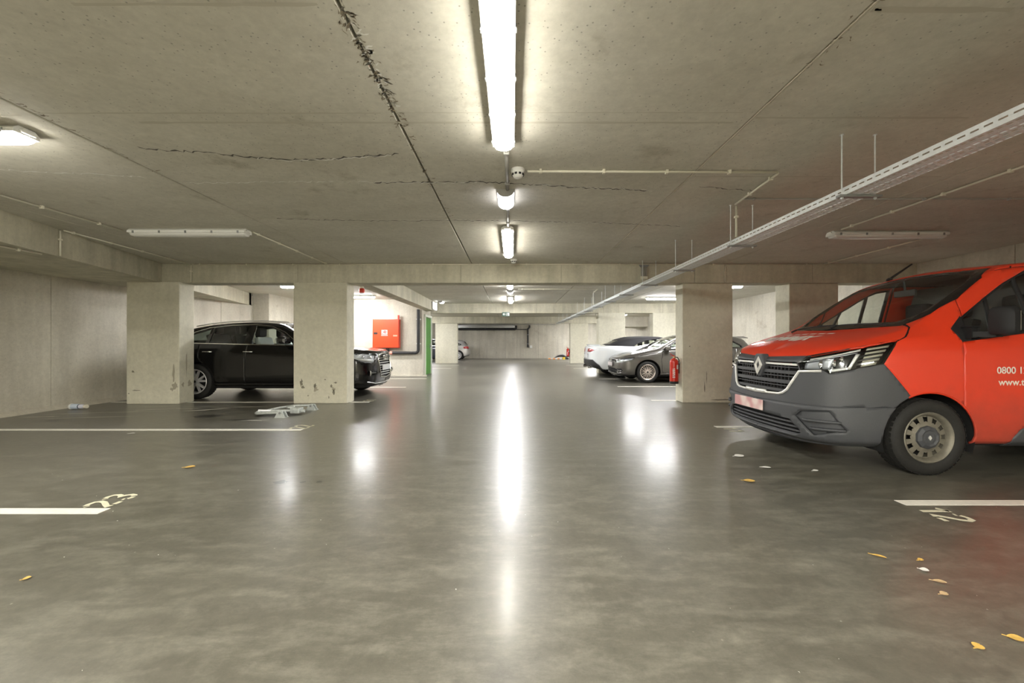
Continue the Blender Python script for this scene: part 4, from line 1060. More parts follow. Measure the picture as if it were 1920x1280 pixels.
# ------------------------------------------------------------------ the red van
M_vred = mat('van_red', (.69, .040, .010), .40, coat=.35)
def road_dust(m):                                    # dried road dirt thrown up along the lower body
    nt = m.node_tree; b = nt.nodes['Principled BSDF']; L = nt.links.new
    tc = node(nt, 'ShaderNodeTexCoord'); sx = node(nt, 'ShaderNodeSeparateXYZ'); L(tc.outputs['Object'], sx.inputs[0])
    n = node(nt, 'ShaderNodeTexNoise', i_Scale=5.0, i_Detail=6.0, i_Roughness=.7); L(tc.outputs['Object'], n.inputs['Vector'])
    a = node(nt, 'ShaderNodeMath', operation='MULTIPLY_ADD', i_1=.5); L(n.outputs[0], a.inputs[0]); L(sx.outputs['Z'], a.inputs[2])
    r = node(nt, 'ShaderNodeMapRange', i_1=.50, i_2=1.05, i_3=.62, i_4=0.0); L(a.outputs[0], r.inputs[0])
    mx = node(nt, 'ShaderNodeMix', data_type='RGBA', i_6=(.69, .040, .010, 1), i_7=(.17, .055, .035, 1)); L(r.outputs[0], mx.inputs[0]); L(mx.outputs[2], b.inputs['Base Color'])
    q = node(nt, 'ShaderNodeMapRange', i_1=0.0, i_2=.6, i_3=.40, i_4=.75); L(r.outputs[0], q.inputs[0]); L(q.outputs[0], b.inputs['Roughness'])
road_dust(M_vred)
VAN = empty('van', (2.70, 4.44, 0), 0, 'red delivery van with a dark grey bumper parked nose towards the aisle', 'van')
ST = [
 dict(p=(0.000, 0.00), lv=[(.10, .205), (.03, .26), (.0, .42), (.012, .62), (.045, .85), (.075, .985)], r=(.15, 0, 1.06), c=(.20, 1.085)),
 dict(p=(0.015, 0.30), lv=[(.10, .205), (.03, .26), (.0, .42), (.012, .62), (.045, .85), (.075, .985)], r=(.17, .28, 1.06), c=(.28, 1.125)),
 dict(p=(0.060, 0.58), lv=[(.10, .21), (.03, .26), (.0, .42), (.012, .62), (.042, .85), (.072, 1.0)], r=(.22, .52, 1.085), c=(.38, 1.172)),
 dict(p=(0.160, 0.79), lv=[(.10, .22), (.03, .27), (.0, .43), (.010, .63), (.036, .86), (.068, 1.035)], r=(.32, .68, 1.125), c=(.48, 1.205)),
 dict(p=(0.340, 0.905), lv=[(.09, .23), (.025, .29), (.0, .45), (.006, .66), (.024, .90), (.058, 1.095)], r=(.47, .765, 1.175), c=(.56, 1.232)),
 dict(p=(0.600, 0.955), lv=[(.08, .24), (.02, .30), (.0, .48), (.0, .72), (.012, .98), (.048, 1.165)], r=(.67, .80, 1.235), c=(.70, 1.268)),
 dict(p=(0.830, 0.967), lv=[(.08, .25), (.02, .31), (.0, .50), (.0, .75), (.010, 1.02), (.05, 1.205)], r=(.84, .80, 1.285), c=(.82, 1.305)),
 dict(p=(1.020, 0.973), lv=[(.08, .25), (.02, .31), (.0, .50), (.0, .78), (.012, 1.05), (.055, 1.22)], r=(1.02, .785, 1.352), c=(1.02, 1.437)),
 dict(p=(1.250, 0.976), lv=[(.08, .25), (.02, .31), (.0, .50), (.0, .78), (.012, 1.05), (.055, 1.22)], r=(1.25, .760, 1.515), c=(1.25, 1.590)),
 dict(p=(1.500, 0.978), lv=[(.08, .25), (.02, .31), (.0, .50), (.0, .78), (.012, 1.05), (.052, 1.225)], r=(1.50, .735, 1.685), c=(1.50, 1.757)),
 dict(p=(1.750, 0.978), lv=[(.08, .25), (.02, .31), (.0, .50), (.0, .78), (.012, 1.05), (.050, 1.23)], r=(1.75, .715, 1.828), c=(1.75, 1.905)),
 dict(p=(1.950, 0.978), lv=[(.08, .25), (.02, .31), (.0, .50), (.0, .78), (.012, 1.05), (.048, 1.235)], r=(1.95, .715, 1.895), c=(1.95, 1.952)),
 dict(p=(2.400, 0.978), lv=[(.08, .25), (.02, .31), (.0, .50), (.0, .78), (.012, 1.05), (.045, 1.24)], r=(2.40, .735, 1.925), c=(2.40, 1.970)),
 dict(p=(3.500, 0.978), lv=[(.08, .25), (.02, .31), (.0, .50), (.0, .78), (.012, 1.05), (.045, 1.24)], r=(3.50, .740, 1.93), c=(3.50, 1.970)),
 dict(p=(4.550, 0.968), lv=[(.08, .25), (.02, .31), (.0, .50), (.0, .78), (.012, 1.05), (.045, 1.24)], r=(4.50, .735, 1.92), c=(4.45, 1.960)),
 dict(p=(4.860, 0.925), lv=[(.08, .26), (.02, .31), (.0, .50), (.0, .78), (.014, 1.05), (.045, 1.24)], r=(4.78, .70, 1.90), c=(4.70, 1.945)),
 dict(p=(4.965, 0.790), lv=[(.08, .28), (.02, .33), (.0, .50), (.01, .78), (.02, 1.05), (.04, 1.24)], r=(4.84, .60, 1.89), c=(4.76, 1.94)),
 dict(p=(4.995, 0.400), lv=[(.08, .28), (.02, .33), (.0, .50), (.01, .78), (.02, 1.05), (.04, 1.24)], r=(4.87, .30, 1.89), c=(4.80, 1.935)),
 dict(p=(5.000, 0.000), lv=[(.08, .28), (.02, .33), (.0, .50), (.01, .78), (.02, 1.05), (.04, 1.24)], r=(4.88, 0, 1.89), c=(4.82, 1.93)),
]
vb = Body(ST, .035, 5)
body_surface(vb)
M_mir = mat('grained_black_plastic', (.014, .014, .015), .6, spec=.3)
HL = [(.442, .963), (.518, 1.038), (.711, 1.083), (1.153, 1.193), (1.063, .984), (.880, .929), (.653, .912), (.474, .898)]
front = lambda c: c.x < .9
vb.cut(HL, 'diag', 'headlamp', ok=front)
vb.cut([(.655, .916), (.70, .880), (.882, .932)], 'diag', 'headlamp', only=['body'], ok=front)
GR = [(-.01, .968), (.505, .972), (.548, .885), (.445, .70), (.37, .650), (-.01, .630)]
vb.cut(GR, 'front', 'grille', only=['body'], ok=front)
vb.cut([(-.01, .430), (.50, .418), (.60, .33), (.60, .295), (.52, .264), (-.01, .255)], 'front', 'lower_grille', only=['body'], ok=front)
vb.cut([(.418, .458), (.474, .52), (.705, .55), (.833, .377), (.583, .291)], 'diag', 'fog_recess', only=['body'], ok=front)
vb.cut(circ(.945, .33, .40, 36), 'side', 'arch', ok=lambda c: c.y > .5)
vb.cut(circ(4.03, .33, .40, 36), 'side', 'arch', ok=lambda c: c.y > .5)
vb.cut([(-.1, .1), (1.0, .1), (1.0, .40), (.775, .70), (.566, .986), (.40, 1.0), (-.1, 1.0)], 'side', 'bumper', only=['body'], ok=lambda c: c.x < 1.0 and c.y > .55)
vb.cut([(-.01, .0), (.72, .0), (.72, 1.047), (.56, 1.040), (.347, 1.030), (-.01, 1.012)], 'front', 'bumper', only=['body'], ok=lambda c: c.x < .28)
for f in vb.bm.faces:
    c = f.calc_center_median()
    if f[vb.lab] == 0 and c.x < .6 and c.z < .5: f[vb.lab] = vb.lid('bumper')
vb.cut([(-.3, .0), (1.3, .0), (1.3, .60), (.80, .588), (-.3, .548)], 'diag', 'bumper_lower', only=['bumper'])
vb.cut([(-.01, 1.300), (.715, 1.325), (.775, 1.43), (.778, 1.57), (.735, 1.77), (.655, 1.885), (-.01, 1.912)], 'front', 'windscreen_surround', only=['body'], ok=lambda c: .7 < c.x < 2.0)
vb.cut([(-.01, 1.365), (.60, 1.372), (.69, 1.44), (.712, 1.55), (.685, 1.74), (.595, 1.862), (-.01, 1.884)], 'front', 'windscreen', only=['windscreen_surround'])
WS = [(1.255, 1.172), (2.21, 1.30), (2.21, 1.858), (2.03, 1.836), (1.81, 1.717), (1.568, 1.555), (1.335, 1.395)]
sd = lambda c: c.y > .5 and c.x > 1.0
vb.cut(WS, 'side', 'window_surround', only=['body'], ok=sd)
vb.cut([(1.205, 1.29), (1.345, 1.415), (1.262, 1.168)], 'side', 'window_surround', only=['body'], ok=sd)
vb.cut([(1.315, 1.205), (1.895, 1.285), (1.895, 1.745), (1.80, 1.690), (1.56, 1.530), (1.350, 1.385)], 'side', 'door_glass', only=['window_surround'], ok=sd)
vb.cut([(1.93, 1.295), (2.175, 1.325), (2.175, 1.832), (2.03, 1.808), (1.93, 1.765)], 'side', 'rear_pane', only=['window_surround'], ok=sd)
vb.cut([(1.65, .15), (1.665, .335), (1.72, .41), (1.80, .455), (2.25, .475), (2.25, .15)], 'side', 'side_trim', only=['body'], ok=sd)
vb.seam([(1.375, 1.60), (1.367, 1.468), (1.345, 1.38)], 'side', .010, ok=sd)
vb.seam([(1.268, 1.20), (1.258, 1.15), (1.236, 1.0), (1.229, .90), (1.228, .55)], 'side', .008, ok=sd)
vb.seam([(.70, 1.180), (.80, 1.222), (.86, 1.262), (.985, 1.36)], 'side', .008, ok=lambda c: c.y > .6)
vb.seam([(2.25, .20), (2.25, 1.92)], 'side', .008, ok=sd)
vb.seam([(3.42, .20), (3.42, 1.92)], 'side', .008, ok=sd)
vb.seam([(4.42, .20), (4.42, 1.92)], 'side', .008, ok=sd)
vb.seam([(-.02, 1.868), (.80, 1.868)], 'rear', .008, ok=lambda c: c.x > 4.6)
vb.seam([(1.785, 1.888), (1.80, 1.845), (1.93, 1.868), (2.4, 1.905), (3.5, 1.908), (4.84, 1.872), (4.95, 1.866)], 'side', .008, ok=lambda c: c.y > .4)
vb.cut([(-.80, .80), (-.72, .80), (-.72, 1.35), (-.80, 1.35)], 'rear', 'rear_lamp', only=['body'], ok=lambda c: c.x > 4.4)
vb.cut([(.72, .80), (.80, .80), (.80, 1.35), (.72, 1.35)], 'rear', 'rear_lamp', only=['body'], ok=lambda c: c.x > 4.4)
vb.underside(.27)
vb.flood((.45, .2, 1.18), 'hood'); vb.flood((1.0, .965, .95), 'fender'); vb.flood((1.7, .97, .9), 'front_door'); vb.flood((2.8, .97, .9), 'sliding_door'); vb.flood((3.0, .2, 1.96), 'roof')
if any(f[vb.lab] == 0 for f in vb.bm.faces): vb.flood((4.7, .95, 1.0), 'rear_body')
van_part = lambda lab, name, m, **k: vb.part(lab, name, m, VAN, **k)
for lab, nm in (('hood', 'hood'), ('roof', 'roof'), ('rear_body', 'rear_body'), ('body', 'sill')): van_part(lab, nm, M_vred)
for sgn in (False, True):
    for lab, nm in (('fender', 'fender'), ('front_door', 'front_door'), ('sliding_door', 'sliding_door')): van_part(lab, nm, M_vred, both=False, mirror=sgn)
    van_part('headlamp', 'headlamp_lens', M_lens, both=False, mirror=sgn, thick=0)
    van_part('headlamp', 'headlamp_housing', M_gloss, both=False, mirror=sgn, thick=.0, push=-.055)
    van_part('fog_recess', 'fog_recess', M_plast, both=False, mirror=sgn, push=-.018)
    van_part('window_surround', 'window_surround', M_mir, both=False, mirror=sgn, push=-.002)
    van_part('door_glass', 'door_glass', M_glass, both=False, mirror=sgn, thick=0, push=-.006)
    van_part('rear_pane', 'rear_pane', M_glass, both=False, mirror=sgn, thick=0, push=-.006)
    van_part('side_trim', 'side_trim', M_plast, both=False, mirror=sgn, push=.006)
    van_part('rear_lamp', 'rear_lamp', M_redlens, both=False, mirror=sgn)
van_part('bumper', 'bumper', M_plast); van_part('bumper_lower', 'bumper_lower', M_plast, push=.010, thick=.035)
van_part('grille', 'grille_backing', M_well, push=-.06); van_part('lower_grille', 'lower_grille_backing', M_well, push=-.05)
rf = [o for o in VAN.children if o.name.startswith('roof')][0]; rf.data.materials.append(mat('roof_lining', (.16, .16, .15), .9)); rf.modifiers[0].material_offset = 1
van_part('windscreen_surround', 'windscreen_surround', M_gloss, push=-.003); van_part('windscreen', 'windscreen', M_glass, thick=0, push=-.004)
van_part('underside', 'underbody', M_well, thick=.03)
van_part('seam', 'panel_gap', M_well, push=-.008)
# rims of the lamp and fog recesses
hl_loop = [(.442, .963), (.518, 1.038), (.711, 1.083), (1.153, 1.193), (1.063, .984), (.880, .929), (.701, .881), (.655, .914), (.474, .898), (.442, .963)]
for fl in (1, -1):
    strip(vb, hl_loop, 'diag', -.004, .006, M_gloss, 'headlamp_rim', VAN, (fl,))
    strip(vb, [(.418, .458), (.474, .52), (.705, .55), (.833, .377), (.583, .291), (.418, .458)], 'diag', -.004, .008, M_plast, 'fog_rim', VAN, (fl,))
    for z0, z1, a0, a1 in ((.425, .445, .50, .79), (.355, .375, .56, .82)):
        patch(vb, [(a0, z0), (a1, z0 + .01), (a1, z1 + .01), (a0, z1)], 'diag', .002, M_plast, 'fog_blade', VAN, (fl,), 8, 1, .03)
    # lamp internals: light guide along the top, bright hook, reflector bowls, five indicator bars
    patch(vb, [(.535, 1.002), (.915, 1.095), (.918, 1.115), (.54, 1.024)], 'diag', -.018, M_silv, 'light_guide', VAN, (fl,), 10, 1)
    patch(vb, [(.505, .985), (.90, 1.075), (.90, 1.085), (.508, .998)], 'diag', -.026, mat('lamp_grey', (.50, .52, .55), .28, metal=.45) if 'lamp_grey' not in bpy.data.materials else bpy.data.materials['lamp_grey'], 'reflector_band', VAN, (fl,), 10, 1)
    patch(vb, [(.475, .915), (.70, .925), (.73, 1.035), (.485, .982)], 'diag', -.04, bpy.data.materials['lamp_grey'], 'reflector', VAN, (fl,), 8, 4)
    patch(vb, [(.70, .893), (.842, .925), (.845, .948), (.69, .918)], 'diag', -.012, M_silv, 'light_hook', VAN, (fl,), 6, 1)
    patch(vb, [(.825, .925), (.848, .925), (.912, 1.065), (.885, 1.065)], 'diag', -.012, M_silv, 'light_hook', VAN, (fl,), 2, 6)
    for a, z, r in ((.63, .965, .034), (.745, .975, .030), (.80, 1.02, .022)):
        p = proj(vb, 'diag', (a, z), -.045, fl); mb = MB(); mb.lathe([(r * 1.25, -.0), (r * 1.2, -.018), (r, -.02)], 0, n=20)
        mb.lathe([(r, -.01), (r * .8, -.024), (r * .4, -.031), (0, -.033)], 0, n=18)
        o = mb.build('projector', M_chrome, VAN); o.location = p; o.rotation_euler.z = fl * .7
    for k in range(5):
        t = k / 4; a0, a1 = .915 + .035 * t, 1.015 + .078 * t; z0, z1 = .948 + .148 * t, .974 + .152 * t
        patch(vb, [(a0, z0), (a1, z1), (a1 + .008, z1 + .022), (a0 + .007, z0 + .021)], 'diag', -.010, mat('indicator_lens', (.42, .40, .32), .25, metal=.4) if 'indicator_lens' not in bpy.data.materials else bpy.data.materials['indicator_lens'], 'indicator_bar', VAN, (fl,), 5, 1)
# grille slats, chrome bar and bright frame
def slat(z, h, y0, off, m, name, d=.02):
    mb = MB(); P = []
    for k in range(-10, 11): p = proj(vb, 'front', (abs(y0 * k / 10), z), off); P.append((p.x, y0 * k / 10, z))
    return blade(mb, P, h, d).build(name, m, VAN, bevel=.003)
for z, h in ((.866, .034), (.770, .036), (.680, .03)): slat(z - h / 2, h, .535 - max(0, (.86 - z) * .58), -.012, M_plast, 'grille_slat', .035)
for z in (.912, .820, .725): slat(z, .009, .535 - max(0, (.86 - z) * .58), -.016, M_plast, 'grille_slat', .025)
slat(.938, .020, .51, .004, M_silv, 'chrome_bar', .02)
for fl in (1, -1): strip(vb, [(.735, .902), (.548, .886), (.445, .70), (.40, .664), (.35, .648), (0, .632)], 'front', .004, .0125, M_silv, 'grille_frame', VAN, (fl,))
patch(vb, [(.01, .628), (.20, .632), (.165, .668), (.0, .665)], 'front', .012, M_silv, 'frame_lip', VAN, (1, -1), 6, 1, .02)
for z in (.385, .345, .305, .272): slat(z - .008, .017, .585 if z < .4 else .5, -.012, M_plast, 'lower_slat', .03)
for k in range(-9, 10):
    p = proj(vb, 'front', (abs(k * .05), .8), -.04); MB().box(p.x, p.x + .01, k * .05 - .006, k * .05 + .006, .66, .93).build('grille_rib', M_satin, VAN) if abs(k * .05) < .42 else None
# badge: faceted silver lozenge on a dark shield
bx = proj(vb, 'front', (0, .93), 0).x
sh = [(-.055, 1.045), (.055, 1.045), (.105, .93), (.03, .80), (-.03, .80), (-.105, .93)]
MB().prism(sh, 0, bx - .018, bx + .06).build('badge_shield', M_plast, VAN, bevel=.012)
mb = MB(); o_ = [(0, .112), (.068, 0), (0, -.112), (-.068, 0)]; i_ = [(0, .052), (.028, 0), (0, -.052), (-.028, 0)]; m_ = [(0, .080), (.047, 0), (0, -.080), (-.047, 0)]
for k in range(4):
    q = (k + 1) % 4; a = [(bx - .018, *o_[k]), (bx - .018, *o_[q]), (bx - .038, *m_[q]), (bx - .038, *m_[k]), (bx - .022, *i_[q]), (bx - .022, *i_[k])]
    mb.add([(p[0] + (p[2] * .12), p[1], p[2] + .925) for p in a], [(0, 1, 2, 3), (3, 2, 4, 5)])
mb.build('lozenge_badge', M_silv, VAN)
for fl in (1, -1): patch(vb, [(1.515, 1.215), (1.545, 1.22), (1.625, 1.585), (1.60, 1.57)], 'side', -.008, M_mir, 'window_divider', VAN, (fl,), 1, 6, .02)
# number plate, blurred pinkish in the photo
m_pl, nt, b_ = new_mat('number_plate'); n_ = node(nt, 'ShaderNodeTexNoise', i_Scale=9.0, i_Detail=0.0); tc = node(nt, 'ShaderNodeTexCoord'); rp = node(nt, 'ShaderNodeMix', data_type='RGBA', i_6=(.62, .33, .34, 1), i_7=(.80, .66, .62, 1)); rm = node(nt, 'ShaderNodeMapRange', i_1=.38, i_2=.62)
nt.links.new(tc.outputs['Object'], n_.inputs['Vector']); nt.links.new(n_.outputs[0], rm.inputs[0]); nt.links.new(rm.outputs[0], rp.inputs[0]); nt.links.new(rp.outputs[2], b_.inputs['Base Color']); b_.inputs['Roughness'].default_value = .5
MB().cbox(-.022, -.008, -.16, .36, .440, .552, .004).build('number_plate', m_pl, VAN)
MB().box(-.010, .03, -.14, .34, .45, .54).build('plate_holder', M_satin, VAN)
# wheels and wells
M_steelw = mat('dusty_wheel_steel', (.21, .195, .155), .55, metal=.4, noise=.15, nscale=20)
for x in (.945, 4.03):
    well(VAN, x, .34, .41, .95, .52)
    for sy in (-1, 1): wheel('wheel', .334, .215, .212, VAN, sy * .862, x, 'steel', M_steelw, 1 if sy < 0 else -1, M_plast)
    for fl in (1, -1): strip(vb, [(x + .402 * math.cos(t), .33 + .402 * math.sin(t)) for t in [(-.1 + (PI + .2) * k / 20) for k in range(21)]] if x > 2 else [(x + .402 * math.cos(t), .33 + .402 * math.sin(t)) for t in [(-.1 + 2.15 * k / 14) for k in range(15)]], 'side', -.006, .010, M_vred, 'arch_lip', VAN, (fl,), 6, 1)
# mirrors
for fl in (1, -1):
    mb = MB(); prof = [(1.36, 1.04), (1.385, 1.03), (1.45, 1.02), (1.47, 1.06), (1.465, 1.14), (1.45, 1.185), (1.40, 1.19), (1.37, 1.165), (1.358, 1.10)]
    zz = [(1.235, .80), (1.25, .95), (1.29, 1.0), (1.40, 1.0), (1.45, .92), (1.468, .72)]; cx, cy = 1.415, 1.105; vs = []; sx = .09 if fl > 0 else 0
    for z, s_ in zz: vs += [(cx + sx + (px - cx) * s_, fl * (cy + (py - cy) * s_), z) for px, py in prof]
    n = len(prof); fs = [(i * n + k, i * n + (k + 1) % n, (i + 1) * n + (k + 1) % n, (i + 1) * n + k) for i in range(len(zz) - 1) for k in range(n)] + [list(range(n)), list(range(len(vs) - n, len(vs)))]
    mb.add(vs, fs, 0, True); mb.build('mirror_housing', M_mir, VAN)
    MB().prism([(1.472 + sx, 1.27), (1.476 + sx, 1.27), (1.476 + sx, 1.43), (1.472 + sx, 1.43)], 1, fl * 1.04, fl * 1.17).build('mirror_glass', M_chrome, VAN)
    mb = MB(); mb.cbox(1.30, 1.375, fl * .90, fl * .955, 1.205, 1.30, .012); mb.prism([(1.315, fl * .94), (1.40 + sx, fl * 1.06), (1.46 + sx, fl * 1.06), (1.37, fl * .94)], 2, 1.215, 1.262); mb.build('mirror_arm', M_mir, VAN)
# wipers, aerial
for ya, yb_, xa in ((.55, -.05, .865), (-.05, -.62, .88)):
    P = [proj(vb, 'top', (xa + .02 * k / 8 + .012 * math.sin(PI * k / 8), abs(ya + (yb_ - ya) * k / 8)), .022) for k in range(9)]
    P = [(p.x, ya + (yb_ - ya) * k / 8, p.z) for k, p in enumerate(P)]; MB().tube(P, .008, 6).tube([P[0], (P[0][0] - .05, P[0][1] + .02, P[0][2] - .03)], .012, 6).build('wiper', M_satin, VAN)
pr = proj(vb, 'top', (1.86, .38), 0)
MB().lathe([(.035, 0), (.03, .02), (.012, .035), (0, .036)], n=12).build('aerial_base', M_satin, VAN).location = pr
MB().tube([pr + Vector((.01, 0, .025)), pr + Vector((.27, 0, .20))], [.014, .010], 8).build('aerial', M_satin, VAN)
# lettering
M_let = mat('white_lettering', (.80, .74, .66), .5)
def side_text(t, s_, x, z): text_mesh(t, s_, M_let, 'lettering', VAN, Matrix.Translation((x, -.9795, z)) @ Matrix(((1, 0, 0, 0), (0, 0, -1, 0), (0, 1, 0, 0), (0, 0, 0, 1))), ext=.0008, bold=.001)
side_text('0800 12', .083, 1.507, .898); side_text('www.to', .083, 1.522, .796)
o = text_mesh('TOMMIX', .30, M_let, 'hood_lettering', VAN, Matrix(((0, 1, 0, .43), (-1, 0, 0, .66), (0, 0, 1, 0), (0, 0, 0, 1))) @ Matrix.Scale(.70, 4, (1, 0, 0)) @ Matrix.Scale(.75, 4, (0, 1, 0)), shear=.25, ext=0, bold=.014)
for v in o.data.vertices: p = proj(vb, 'top', (v.co.x, abs(v.co.y)), .0025); v.co.z = p.z
mb = MB()
for k in range(6):
    y0 = .46 - .125 * k; q = [(.665, y0), (.665, y0 - .085), (.70, y0 - .085), (.70, y0)]
    mb.add([(x, y, proj(vb, 'top', (x, abs(y)), .0025).z) for x, y in q], [(0, 1, 2, 3)])
mb.build('small_hood_lettering', M_let, VAN)
# cabin
M_dash = mat('dashboard', (.03, .033, .036), .6); M_liner = mat('headliner', (.22, .22, .20), .9)
mb = MB(); mb.prism([(.90, .95), (.90, 1.27), (1.0, 1.30), (1.22, 1.30), (1.40, 1.24), (1.45, 1.12), (1.38, .8), (1.0, .7)], 1, -.73, .73); mb.build('dashboard', M_dash, VAN, bevel=.02)
MB().prism([(1.20, 1.29), (1.40, 1.27), (1.44, 1.36), (1.30, 1.39)], 1, -.62, -.22).build('instrument_hood', M_dash, VAN, bevel=.02)
t_ = MB().lathe([(.175 + .014 * math.cos(a), .014 * math.sin(a)) for a in [2 * PI * k / 8 for k in range(9)]], 2, n=28).box(-.16, .16, -.02, .02, -.01, .01).build('steering_wheel', M_dash, VAN); t_.location = (1.56, -.42, 1.22); t_.rotation_euler = (0, -1.1, 0)
for y in (-.45, .15, .56): seat(VAN, 1.95, y, .82, None, .46, True, .60)
MB().prism([(-.88, .35), (.88, .35), (.88, 1.18), (.66, 1.84), (-.66, 1.84), (-.88, 1.18)], 0, 2.46, 2.49).build('bulkhead', mat('bulkhead_grey', (.10, .10, .10), .8), VAN)
MB().box(.75, 4.7, -.52, .52, .30, .36).build('floor_pan', M_well, VAN)
vs = [tuple(proj(vb, 'top', (1.86 + .6 * i / 4, abs(y)), -.05))[:1] + (y,) + (proj(vb, 'top', (1.86 + .6 * i / 4, abs(y)), -.05).z,) for i in range(5) for y in [-.6 + .15 * j for j in range(9)]]
MB().add(vs, [(i * 9 + j, i * 9 + j + 1, i * 9 + j + 10, i * 9 + j + 9) for i in range(4) for j in range(8)], 0, True).build('headliner', M_liner, VAN)
MB().cbox(1.66, 1.69, -.12, .12, 1.68, 1.75, .01).tube([(1.675, 0, 1.75), (1.66, 0, 1.85)], .012, 6).build('rear_view_mirror', M_dash, VAN)
o = empty('paper_sheet', (2.70 + 1.12, 4.44 - .02, 1.345), 0, 'white paper sheet lying on the dashboard of the red van', 'paper')
MB().box(-.11, .11, -.15, .15, 0, .003).build('sheet', M_paper, o); o.rotation_euler = (0, -.36, 0)
# ------------------------------------------------------------------ the other cars
def lv_(dz, zs): return [(d, z) for d, z in zip(dz, zs)]
def stations(plan, Z, ins, rails, tops):
    """plan: (x, y) points; Z(x) -> six heights; ins(i) -> six insets"""
    return [dict(p=p, lv=list(zip(ins(i, p), Z(p[0]))), r=r, c=c) for i, (p, r, c) in enumerate(zip(plan, rails, tops))]
def lerp(x, xs, ys): return float(np.interp(x, xs, ys))

def common_parts(b, car, m, wx, wz, wr, tyre, well_r, style, m_rim, hw, rim_r=None, tw=.225):
    for x in wx:
        well(car, x, wz, well_r + .01, hw - .03, hw - .42)
        for sy in (-1, 1): wheel('wheel', tyre, tw, rim_r or tyre * .66, car, sy * (hw - .125), x, style, m_rim, 1 if sy < 0 else -1, M_satin)
    MB().box(wx[0] - .2, wx[1] + .3, -(hw - .42), hw - .42, .24, .30).build('floor_pan', M_well, car)

# --- black SUV, facing +X behind the left columns
M_blk = mat('black_paint', (.004, .004, .0045), .14, coat=.35, spec=.4)
SUV = empty('suv', (-2.92, 9.20, 0), PI, 'black estate-style SUV parked behind the two left columns, nose to the right', 'car')
plan = [(0, 0), (.015, .35), (.07, .62), (.20, .80), (.42, .905), (.88, .945), (1.30, .945), (1.75, .947), (2.10, .95), (2.70, .95), (3.35, .948), (3.69, .945), (4.10, .92), (4.40, .84), (4.55, .66), (4.61, .35), (4.63, 0)]
Zf = lambda x: [lerp(x, [0, .5, 4.2, 4.63], [.22, .21, .22, .30]), lerp(x, [0, .5, 4.2, 4.63], [.30, .29, .29, .38]), .46, .66, lerp(x, [0, .9, 4.6], [.80, .88, .96]), lerp(x, [0, .4, .9, 1.3, 4.0, 4.63], [.93, .985, 1.03, 1.06, 1.12, 1.10])]
ins = lambda i, p: (.10, .03, .0, .0, .012, .055) if p[0] > .3 else (.10, .035, .0, .012, .03, .055)
rails = [(.10, 0, .985), (.12, .32, .99), (.17, .55, 1.0), (.30, .68, 1.02), (.52, .76, 1.05), (.92, .80, 1.085), (1.30, .79, 1.16), (1.75, .72, 1.42), (2.10, .66, 1.575), (2.70, .645, 1.60), (3.35, .64, 1.565), (3.69, .63, 1.52), (4.05, .60, 1.45), (4.25, .56, 1.36), (4.36, .48, 1.26), (4.42, .25, 1.20), (4.44, 0, 1.20)]
tops = [(.16, 1.0), (.24, 1.015), (.36, 1.035), (.50, 1.055), (.66, 1.075), (.95, 1.105), (1.30, 1.18), (1.75, 1.47), (2.10, 1.625), (2.70, 1.655), (3.35, 1.635), (3.69, 1.605), (4.05, 1.545), (4.25, 1.43), (4.36, 1.31), (4.42, 1.24), (4.44, 1.22)]
sb = Body(stations(plan, Zf, ins, rails, tops), .05, 4); body_surface(sb)
sd = lambda c: c.y > .4
sb.cut([(-.01, .93), (.36, .90), (.40, .80), (.33, .43), (-.01, .40)], 'front', 'grille', ok=lambda c: c.x < .4)
sb.cut([(.35, .90), (.41, .755), (.68, .745), (.98, .87), (1.0, .945), (.60, .955)], 'diag', 'headlamp', only=['body'], ok=lambda c: c.x < 1.0)
for cx in (.88, 3.69): sb.cut(circ(cx, .365, .425, 30), 'side', 'arch', ok=sd)
GL = [(1.52, 1.115), (4.02, 1.165), (4.02, 1.25), (3.85, 1.395), (3.55, 1.488), (3.05, 1.545), (2.55, 1.56), (2.20, 1.525), (1.90, 1.40)]
sb.cut(GL, 'side', 'window_surround', only=['body'], ok=sd)
for nm, q in (('front_window', [(1.66, 1.135), (2.54, 1.145), (2.54, 1.535), (2.24, 1.505), (1.94, 1.375)]), ('rear_window', [(2.70, 1.15), (3.42, 1.163), (3.42, 1.485), (3.05, 1.522), (2.70, 1.535)]), ('quarter_window', [(3.50, 1.17), (3.96, 1.18), (3.96, 1.25), (3.83, 1.36), (3.50, 1.46)])):
    sb.cut(q, 'side', nm, only=['window_surround'], ok=sd)
sb.cut([(-.01, 1.14), (.66, 1.15), (.62, 1.42), (.57, 1.575), (-.01, 1.60)], 'front', 'windscreen', only=['body'], ok=lambda c: 1.0 < c.x < 2.2)
sb.cut([(-.45, 1.25), (.01, 1.23), (.01, 1.50), (-.40, 1.48)], 'rear', 'rear_screen', only=['body'], ok=lambda c: c.x > 3.9); sb.cut([(-.01, 1.23), (.45, 1.25), (.42, 1.48), (-.01, 1.50)], 'rear', 'rear_screen', only=['body'], ok=lambda c: c.x > 3.9)
sb.cut([(.55, .85), (.80, .85), (.80, 1.02), (.55, 1.02)], 'rear', 'rear_lamp', only=['body'], ok=lambda c: c.x > 4.2)
for pts in ([(1.45, .30), (1.44, .8), (1.52, 1.10)], [(2.62, .30), (2.64, .9), (2.62, 1.56)], [(3.44, .62), (3.60, .85), (3.62, 1.14)], [(1.45, .33), (3.3, .33)], [(1.1, 1.055), (.6, .99)]): sb.seam(pts, 'side', .012, ok=sd)
sb.underside(.27)
sp = lambda lab, nm, m, **k: sb.part(lab, nm, m, SUV, **k)
sb.flood((2.0, .95, .7), 'front_door'); sb.flood((3.0, .95, .7), 'rear_door')
